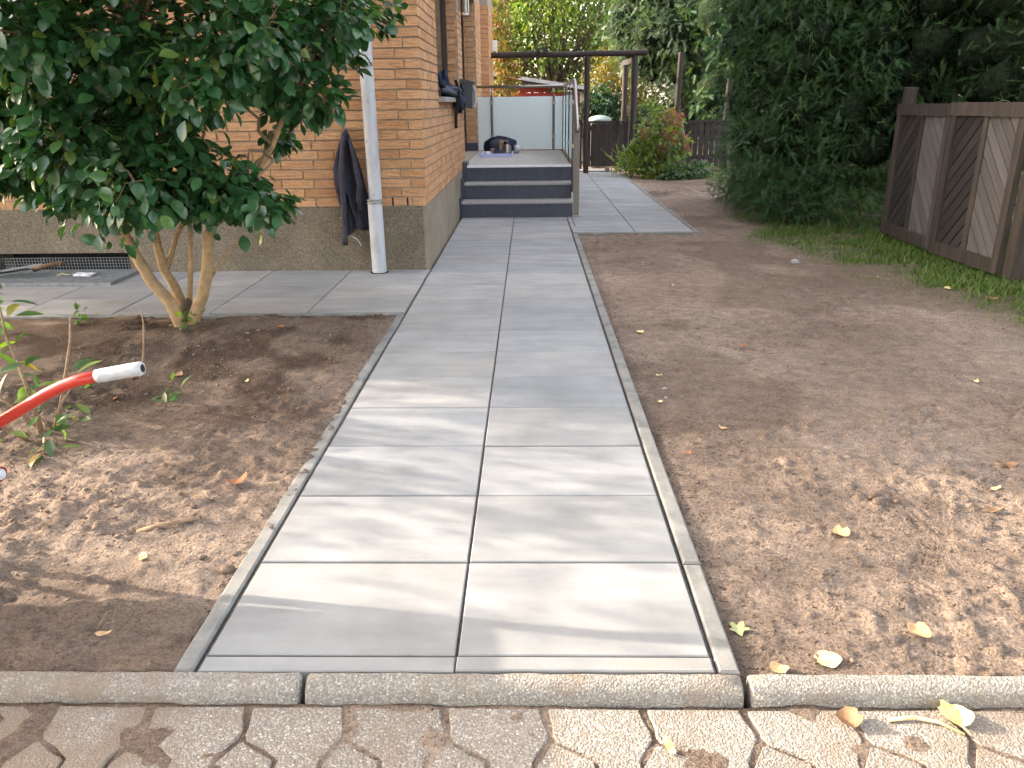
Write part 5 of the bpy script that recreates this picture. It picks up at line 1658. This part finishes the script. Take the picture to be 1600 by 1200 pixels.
# letter box
lbx = thing('letter_box', (-0.54, 8.25, 1.33), 'dark grey letter box on the wall before the door', 'letter box')
MB().prism([(-0.62, 1.20), (-0.485, 1.18), (-0.470, 1.46), (-0.62, 1.46)], lambda a, b_, d: (a, d, b_), 8.42, 8.08).build('box_body', M['greyplastic'], lbx)
MB().prism([(-0.622, 1.461), (-0.455, 1.455), (-0.455, 1.475), (-0.56, 1.505), (-0.622, 1.505)], lambda a, b_, d: (a, d, b_), 8.435, 8.065).build('lid', M['greyplastic'], lbx)
MB().tube([(-0.468, 8.10, 1.44), (-0.440, 8.10, 1.38), (-0.436, 8.10, 1.28), (-0.452, 8.10, 1.205), (-0.475, 8.10, 1.20)], 0.009, 8).build('newspaper_holder', M['white_cloth'], lbx, smooth=True)
# wall lamp
lam = thing('wall_lamp', (-0.57, 8.3, 2.3), 'small grey cylindrical lamp on the side wall above the letter box', 'lamp')
MB().tube([(-0.55, 8.3, 2.22), (-0.55, 8.3, 2.42)], 0.048, 16).build('lamp_body', M['steel'], lam, autosmooth=40)
MB().tube([(-0.55, 8.3, 2.195), (-0.55, 8.3, 2.2195)], 0.040, 16).build('diffuser', M['white'], lam, autosmooth=40)
MB().box(-0.621, -0.598, 8.25, 8.35, 2.25, 2.39).build('wall_plate', M['steel'], lam)

# things on the landing
bp = thing('backpack', (-0.26, 10.55, 0.535), 'dark navy backpack lying on the landing against the glass', 'backpack')
lump((-0.27, 10.75, 0.64), (0.25, 0.20, 0.125), 3, 0.14, squash=0.535).build('bag_body', M['navy'], bp, smooth=True)
lump((-0.25, 10.60, 0.66), (0.16, 0.10, 0.075), 8, 0.16, squash=0.54).build('front_pocket', M['navy2'], bp, smooth=True)
MB().tube([(-0.45, 10.60, 0.70), (-0.33, 10.53, 0.76), (-0.20, 10.54, 0.77), (-0.10, 10.6, 0.70)], 0.016, 8, flat=0.4).build('strap', M['black'], bp, smooth=True)
o = lump((-0.005, 10.62, 0.59), (0.05, 0.09, 0.055), 21, 0.25, squash=0.535).build('crumpled_cloth', M['white_cloth'], smooth=True)
tag(o, 'white cloth crumpled beside the backpack on the landing', 'cloth')
ty = thing('serving_tray', (-0.27, 9.85, 0.535), 'lilac plastic tray with coffee things on the landing', 'tray')
TY0, TY1, TX0, TX1 = 9.72, 10.28, -0.485, -0.065
MB().slab(TX0, TX1, TY0, TY1, 0.5335, 0.544, 0.002).build('tray_base', M['lilac'], ty)
for x0, x1, y0, y1 in ((TX0, TX1, TY0 - 0.012, TY0), (TX0, TX1, TY1, TY1 + 0.012), (TX0 - 0.012, TX0, TY0 - 0.012, TY1 + 0.012), (TX1, TX1 + 0.012, TY0 - 0.012, TY1 + 0.012)):
    MB().slab(x0, x1, y0, y1, 0.5335, 0.580, 0.003).build('rim', M['lilac'], ty)
th = thing('thermos_jug', (-0.14, 10.05, 0.544), 'steel thermos jug with black lid standing on the tray', 'jug')
MB().lathe(-0.14, 10.05, [(0.060, 0.545), (0.063, 0.56), (0.062, 0.64), (0.050, 0.675), (0.046, 0.69)], 20).build('jug_body', M['steel'], th, autosmooth=40)
MB().lathe(-0.14, 10.05, [(0.048, 0.6905), (0.050, 0.705), (0.040, 0.73), (0.015, 0.737)], 20).build('lid', M['black'], th, autosmooth=40)
MB().tube([(-0.092, 10.05, 0.69), (-0.055, 10.05, 0.685), (-0.047, 10.05, 0.63), (-0.079, 10.05, 0.59)], 0.009, 8).build('handle', M['black'], th, smooth=True)
t2 = thing('paper_packet', (-0.215, 10.16, 0.544), 'brown paper packet behind the thermos jug', 'packet')
MB().slab(-0.25, -0.18, 10.13, 10.20, 0.545, 0.73, 0.008).build('packet', M['tan'], t2)
MB().bar((-0.25, 10.165, 0.735), (-0.18, 10.165, 0.735), 0.02, 0.012).build('folded_top', M['tan'], t2)


def cup(x, y, r_, h, mat, label):
    c = thing('cup', (x, y, 0.544), label, 'cup', 'cups on the tray')
    MB().lathe(x, y, [(r_ * 0.7, 0.545), (r_, 0.545 + h * 0.4), (r_, 0.545 + h), (r_ * 0.88, 0.545 + h), (r_ * 0.85, 0.545 + h * 0.5), (r_ * 0.5, 0.548 + h * 0.2)], 16).build('bowl', M[mat], c, autosmooth=40)
    MB().tube([(x + r_ * 0.95, y, 0.545 + h * 0.85), (x + r_ * 1.5, y, 0.545 + h * 0.75), (x + r_ * 1.5, y, 0.545 + h * 0.4), (x + r_ * 0.95, y, 0.545 + h * 0.3)], 0.006, 6).build('handle', M[mat], c, smooth=True)


cup(-0.29, 9.86, 0.036, 0.085, 'navy2', 'blue-grey cup in the middle of the tray')
cup(-0.345, 10.05, 0.034, 0.09, 'tan', 'brown cup behind the napkin on the tray')
cup(-0.235, 9.93, 0.034, 0.075, 'greyplastic', 'dark grey cup next to the thermos jug')
o = lump((-0.415, 9.95, 0.567), (0.055, 0.07, 0.03), 31, 0.3, squash=0.545).build('napkin', M['white_cloth'], smooth=True)
tag(o, 'white crumpled napkin at the left end of the tray', 'napkin')

# spade and scraps on the grating
sp = thing('spade', (-3.75, 4.35, 0.02), 'grey spade lying on the grating at the left edge', 'spade')
V, F = [], []
for i in range(7):
    for j in range(5):
        u, v = i / 6, j / 4 - 0.5
        w_ = 0.20 * (1 - 0.25 * u * u)
        V.append((-3.62 - 0.34 * u, 4.33 + v * w_, 0.034 + 0.05 * (1 - u) + 0.09 * v * v))
for i in range(6):
    for j in range(4):
        a = i * 5 + j
        F.append((a, a + 5, a + 6, a + 1))
top = [(x, y, z + 0.003) for x, y, z in V]
n = len(V)
FF = [tuple(reversed(q)) for q in F] + [tuple(n + k for k in q) for q in F]
MB().add(V + top, FF).build('blade', M['galv'], sp, smooth=True)
MB().tube([(-3.64, 4.33, 0.075), (-3.55, 4.34, 0.105), (-3.40, 4.36, 0.125)], [0.020, 0.017, 0.016], 10).build('shaft', M['post_brown'], sp, smooth=True)
MB().tube([(-3.435, 4.345, 0.100), (-3.43, 4.325, 0.105), (-3.42, 4.34, 0.139), (-3.425, 4.37, 0.128), (-3.43, 4.37, 0.105)], 0.003, 6).build('twine', M['tan'], sp, smooth=True)
o = lump((-3.27, 4.36, 0.030), (0.085, 0.05, 0.013), 41, 0.2, squash=0.021).build('flat_stone', M['white_cloth'], smooth=True)
tag(o, 'pale flat scrap lying on the grating', 'scrap')
o = MB().tube([(-3.47, 4.33, 0.026), (-3.44, 4.36, 0.040), (-3.40, 4.35, 0.03), (-3.37, 4.39, 0.03)], [0.006, 0.01, 0.007, 0.004], 6, flat=0.5).build('dry_leaf_scrap', M['dl_yellow'], smooth=True)
tag(o, 'curled yellowish scrap beside the spade handle', 'leaf')

# ================================================================ SMALL PLANTS, TWIGS, LEAVES, GRASS
sh = thing('young_shrub', (-1.80, 1.35, 0), 'straggly young shrub with light green leaves behind the wheelbarrow handle', 'shrub')
stems = [[(-1.80, 1.35, -0.03), (-1.86, 1.40, 0.18), (-1.93, 1.45, 0.36), (-1.95, 1.48, 0.50)], [(-1.80, 1.33, -0.03), (-1.83, 1.36, 0.15), (-1.86, 1.38, 0.30)], [(-1.78, 1.36, -0.03), (-1.74, 1.40, 0.10), (-1.70, 1.45, 0.17)], [(-1.82, 1.30, -0.03), (-1.86, 1.22, 0.08), (-1.88, 1.16, 0.14)], [(-1.78, 1.38, -0.03), (-1.76, 1.48, 0.15), (-1.74, 1.56, 0.33), (-1.735, 1.58, 0.42)], [(-1.80, 1.38, -0.02), (-1.70, 1.36, 0.06), (-1.60, 1.30, 0.09)], [(-1.77, 1.30, -0.03), (-1.70, 1.20, 0.04), (-1.66, 1.12, 0.01)], [(-1.81, 1.36, 0.0), (-1.92, 1.36, 0.12), (-2.02, 1.36, 0.2)]]
for s_ in stems:
    MB().tube(s_, taper(0.008, 0.004, len(s_)), 6).build('stem', M['twig'], sh, smooth=True)
LP = []
for k, s_ in enumerate(stems):
    if k == 4: continue
    for q in s_[1:]:
        for _ in range(7 if k < 2 else 4):
            LP.append(np.array(q) + rng.normal(size=3) * (0.035, 0.035, 0.025))
LP += [np.array((-1.95, 1.48, 0.50)) + rng.normal(size=3) * 0.03 for _ in range(8)]
LP = np.array(LP)
LP[:, 2] = np.maximum(LP[:, 2], 0.02)
N = len(LP)
d_ = unit(rng.normal(size=(N, 3)) * (1, 1, 0.5) + np.array([0.1, -0.2, 0.15]))
nn_ = rng.normal(size=(N, 3)) * 0.4 + np.array([0, -0.2, 1])
ssz = 0.055 + 0.055 * rng.random(N)
for i in range(N):
    a_ = unit(d_[i])
    n_ = unit(nn_[i] - a_ * np.dot(nn_[i], a_))
    s_ = np.cross(n_, a_)
    if i == 0:
        lm = [array_mesh('leaf', *leaf_tpl(w_, 0.14, c_), M['lf_shrub'], None, True) for w_, c_ in (((0.13, 0.19, 0.14), 0.2), ((0.15, 0.22, 0.15), 0.35), ((0.12, 0.16, 0.12), 0.1))]
    o = bpy.data.objects.new('leaf', lm[i % 3])
    link(o, sh)
    o.matrix_basis = Matrix(((a_[0], s_[0], n_[0], LP[i][0]), (a_[1], s_[1], n_[1], LP[i][1]), (a_[2], s_[2], n_[2], LP[i][2]), (0, 0, 0, 1))) @ Matrix.Scale(float(ssz[i]), 4)

for k, (px_, py_, lab) in enumerate(((-2.52, 3.02, 'small green weed between shrub and tree at the walkway edge'), (-1.80, 2.83, 'tiny green shoot at the foot of the camellia'), (-1.45, 1.75, 'small flat green seedling on the dug soil'), (-1.93, 1.95, 'small weed on the soil behind the young shrub'))):
    t_ = thing('weed', (px_, py_, float(height(px_, py_))), lab, 'weed', 'weeds in the bed')
    z_ = float(height(px_, py_))
    crown('foliage', t_, M['lf_shrub'], LEAF_MID, [(px_, py_, z_ + 0.035, 0.05)], 22 - 3 * k, 0.055, droop=0.0, up=1.0, per=2, spread=0.8, inner=0.1)

for pts, rad, lab in (
        ([(-1.37, 3.22, 0.0), (-1.33, 3.25, 0.045), (-1.28, 3.27, 0.05), (-1.22, 3.26, 0.03)], 0.005, 'dark bent twig leaning over the walkway edging'),
        ([(-1.05, 0.585, 0.0), (-0.98, 0.60, 0.012), (-0.90, 0.625, 0.014), (-0.87, 0.635, 0.004)], 0.010, 'short brown stick on the soil left of the path'),
        ([(-0.93, 0.10, -0.01), (-0.91, 0.14, 0.03), (-0.893, 0.15, 0.035), (-0.89, 0.12, 0.01)], 0.0022, 'thin pale hooked straw on the shaded soil'),
        ([(-1.72, 2.02, 0.0), (-1.70, 2.05, 0.12), (-1.69, 2.08, 0.26), (-1.70, 2.1, 0.33)], 0.005, 'upright dry twig standing in the bed'),
        ([(0.955, -0.155, -0.04), (1.01, -0.150, -0.036), (1.06, -0.165, -0.036), (1.10, -0.195, -0.040)], 0.0045, 'yellow leaf stalk lying in the gutter below the kerb')):
    pts = [(x, y, z + (float(height(x, y)) if y > -0.06 else 0)) for x, y, z in pts]
    o = MB().tube(pts, taper(rad, rad * 0.6, len(pts)), 7).build('leaf_stalk' if 'stalk' in lab else 'twig', M['dl_yellow'] if 'stalk' in lab else M['twig'], smooth=True)
    tag(o, lab, 'stalk' if 'stalk' in lab else 'twig')


def fallen(kind, n=9, curl=0.25, seed=0):
    """a dry leaf: heart-shaped or pointed, cupped and uneven"""
    q = np.random.default_rng(seed)
    V, F = [(0.0, 0.0, 0.0)], []
    rings = 3
    m = 18
    for r_ in range(1, rings + 1):
        for i in range(m):
            a = 2 * math.pi * i / m
            if kind == 'heart': R_ = 0.5 * (0.86 - 0.22 * math.cos(a) - 0.30 * math.exp(-((a - math.pi) / 0.28) ** 2) + 0.10 * math.cos(2 * a))
            elif kind == 'lobed': R_ = 0.5 * (0.72 + 0.26 * math.cos(5 * a) * (1 if abs(a - math.pi) > 0.5 else 0.3))
            else: R_ = 0.5 / math.sqrt(math.cos(a) ** 2 + (math.sin(a) / 0.42) ** 2)
            R_ *= r_ / rings * (1 + q.normal() * 0.03)
            x, y = R_ * math.cos(a), R_ * math.sin(a)
            V.append((x, y, curl * (x * x * 1.2 + abs(y) * 0.7 * abs(y)) + 0.05 * math.sin(7 * x + 5 * y + seed) * r_ / rings))
    for i in range(m):
        F.append((0, 1 + i, 1 + (i + 1) % m))
        for r_ in range(rings - 1):
            a, b_ = 1 + r_ * m + i, 1 + r_ * m + (i + 1) % m
            F.append((a, a + m, b_ + m, b_))
    return V, F


LEAVES = [
    (0.888, 0.012, 0.062, 'heart', 'yellow', 0.2, 'pale yellow heart-shaped leaf lying flat on soil just behind the kerb'),
    (0.752, -0.022, 0.045, 'heart', 'tan', 0.9, 'curled tan leaf at the kerb beside the path corner'),
    (1.141, 0.10, 0.06, 'heart', 'tan', 0.9, 'crumpled tan leaf on sunlit soil near the tyre track'),
    (0.702, 0.131, 0.055, 'lobed', 'green', 0.3, 'greenish lobed leaf close to the right edging stones'),
    (0.861, -0.160, 0.058, 'heart', 'brown', 1.2, 'brown curled leaf on the driveway blocks below the kerb'),
    (1.108, -0.150, 0.075, 'heart', 'yellow', 0.9, 'large yellow-tan leaf leaning on the kerb front at right'),
    (0.468, -0.235, 0.042, 'oval', 'yellow', 0.4, 'small bright yellow leaf on the sunlit driveway blocks'),
    (1.122, 0.573, 0.055, 'heart', 'tan', 1.0, 'cream curled leaf in the middle of the sunlit soil'),
    (1.769, 0.898, 0.04, 'oval', 'yellow', 0.5, 'small yellow leaf on shaded soil at the right edge'),
    (1.668, 0.745, 0.06, 'oval', 'brown', 1.2, 'narrow brown leaf at the border of sun and shade'),
    (-0.961, 0.435, 0.05, 'oval', 'yellow', 0.3, 'oval yellow leaf on soil left of the path'),
    (-1.175, 1.947, 0.03, 'oval', 'yellow', 0.5, 'tiny yellow leaf in the dug bed'),
    (-1.553, 2.036, 0.06, 'heart', 'brown', 0.8, 'brown leaf in the bed above the grey grip'),
    (-1.704, 1.74, 0.055, 'oval', 'orange', 0.8, 'orange-brown leaf in the bed right of the young shrub'),
    (-1.262, 2.796, 0.05, 'heart', 'orange', 0.6, 'orange leaf on the mound right of the camellia'),
    (0.812, 2.816, 0.05, 'heart', 'yellow', 0.5, 'cream leaf on soil beside the middle of the path'),
    (1.324, 2.527, 0.045, 'lobed', 'orange', 0.7, 'orange lobed leaf in the middle of the right-hand soil'),
    (1.907, 1.074, 0.07, 'oval', 'brown', 0.6, 'long brownish strip of leaf near the right edge'),
    (3.211, 3.527, 0.075, 'heart', 'orange', 0.8, 'orange leaf on the grass edge at the right'),
    (3.104, 3.891, 0.065, 'heart', 'yellow', 0.6, 'yellow leaf on the grass below the fence panels'),
    (-0.835, 0.863, 0.085, 'oval', 'orange', 1.3, 'reddish curled bark-like leaf left of the path edging'),
    (-0.891, 0.08, 0.04, 'oval', 'tan', 0.8, 'tan leaf on the shaded soil by the straw'),
]
SMALLS = [(0.96, 1.41), (1.648, 2.233), (2.275, 1.962), (2.808, 3.881), (2.645, 4.299), (2.776, 4.271), (2.649, 3.729), (0.754, 1.711), (0.77, 1.158), (1.313, 1.427), (1.104, 4.813), (0.854, 0.777), (0.806, 2.077), (1.5, 3.4), (2.0, 2.9), (1.2, 4.0), (2.1, 3.5)]
SMALL_LABELS = ['small tan leaf on shaded soil beside the path, before the pale pebbles', 'small brown leaf near the middle of the shaded soil, farther right', 'small yellow lobed leaf on shaded soil towards the right edge', 'small orange leaf at the grass edge before the fence panels', 'small brown leaf at the thin grass edge left of the panels', 'small tan lobed leaf beside the brown one at the grass edge', 'small brown leaf on soil just before the grass begins', 'small yellow leaf close to the right edging, mid path', 'small orange lobed leaf close to the right edging near sunlight', 'small brown leaf right of the path between shade and sun', 'small tan leaf on soil before the wide paving', 'small brown lobed leaf at the sunlit edge beside the edging', 'small yellow leaf beside the right edging stones', 'small orange leaf on soil halfway to the grass', 'small brown lobed leaf on soil right of centre', 'small tan leaf on soil left of the far bare patch', 'small brown leaf on soil halfway to the fence panels']
for k, (x, y) in enumerate(SMALLS):
    LEAVES.append((x, y, 0.024 + 0.016 * random.random(), ['oval', 'heart', 'lobed'][k % 3], ['tan', 'brown', 'yellow', 'orange', 'brown'][k % 5], 0.7, None))
for k, (x, y, s_, kd, mt, cu, lab) in enumerate(LEAVES):
    V, F = fallen(kd, curl=cu, seed=k)
    a = k * 2.4
    ca, sa = math.cos(a), math.sin(a)
    z0 = max(float(height(x, y)), -0.05 if y > -0.11 else -0.045) + 0.006
    s_ *= 0.88
    V = [(x + s_ * 1.25 * (ca * p[0] - sa * p[1]), y + s_ * 1.25 * (sa * p[0] + ca * p[1]), z0 + s_ * 1.25 * (p[2] + 0.12 * p[0])) for p in V]
    o = MB().add(V, F).build('fallen_leaf', M['dl_' + mt], smooth=True)
    tag(o, lab or SMALL_LABELS[k - 22], 'leaf', 'fallen leaves')

# stones and clods that show singly
for x, y, r_, mt, lab in ((-0.69, 0.379, 0.017, 'clod', 'round brown clod beside the left edging stones'), (1.315, 0.815, 0.012, 'clod', 'brown clod at the border of sunlit and shaded soil'), (1.385, 0.79, 0.010, 'clod', 'smaller clod just right of the brown clod'), (0.80, 1.88, 0.009, 'tread', 'pale pebble on soil right of the path'), (0.79, 1.77, 0.006, 'tread', 'tiny pale pebble near the right edging'), (2.35, 4.85, 0.03, 'tread', 'grey stone in the grass before the yew')):
    o = lump((x, y, float(height(x, y)) + r_ * 0.4), (r_ * 1.2, r_, r_ * 0.8), int(abs(x * 1000)), 0.2, 12, 8).build('pebble', M[mt], smooth=True)
    tag(o, lab, 'stone', 'loose stones on the soil')

# grass
N = 60000
x, y = rng.uniform(2.0, 5.2, N), 1.0 + 13.0 * rng.random(N) ** 1.35
x = np.concatenate([x, rng.uniform(2.2, 4.2, 30000)])
y = np.concatenate([y, rng.uniform(2.2, 6.6, 30000)])
ga = grass_amount(x, y)
patch = sstep(-0.25, 0.25, fbm(x, y, 3.3, 61, 3))
m = rng.random(len(x)) < (ga ** 1.3) * (0.2 + 0.8 * patch)
x, y, ga = x[m], y[m], ga[m]
N = len(x)
a = rng.uniform(0, 6.28, N)
lean = 0.25 + 0.7 * rng.random(N)
ax = np.stack([np.cos(a) * lean, np.sin(a) * lean, np.ones(N)], -1)
T = (np.array([(0, 0.06, 0), (0, -0.06, 0), (0.55, 0.045, -0.03), (0.55, -0.045, -0.03), (1, 0, -0.22)]), np.array([(0, 1, 3), (0, 3, 2), (2, 3, 4)]))
V, F = blades(T, np.stack([x, y, height(x, y) - 0.004], -1), ax, np.stack([-np.cos(a), -np.sin(a), 0.5 * np.ones(N)], -1), (0.022 + 0.05 * rng.random(N)) * (0.5 + 0.7 * ga))
o = bpy.data.objects.new('grass', array_mesh('grass', V, F, M['lf_grass'], np.repeat(rng.random(N), 5)))
COL.objects.link(o)
tag(o, 'short patchy green grass along the fence panels and the yew', kind='stuff')
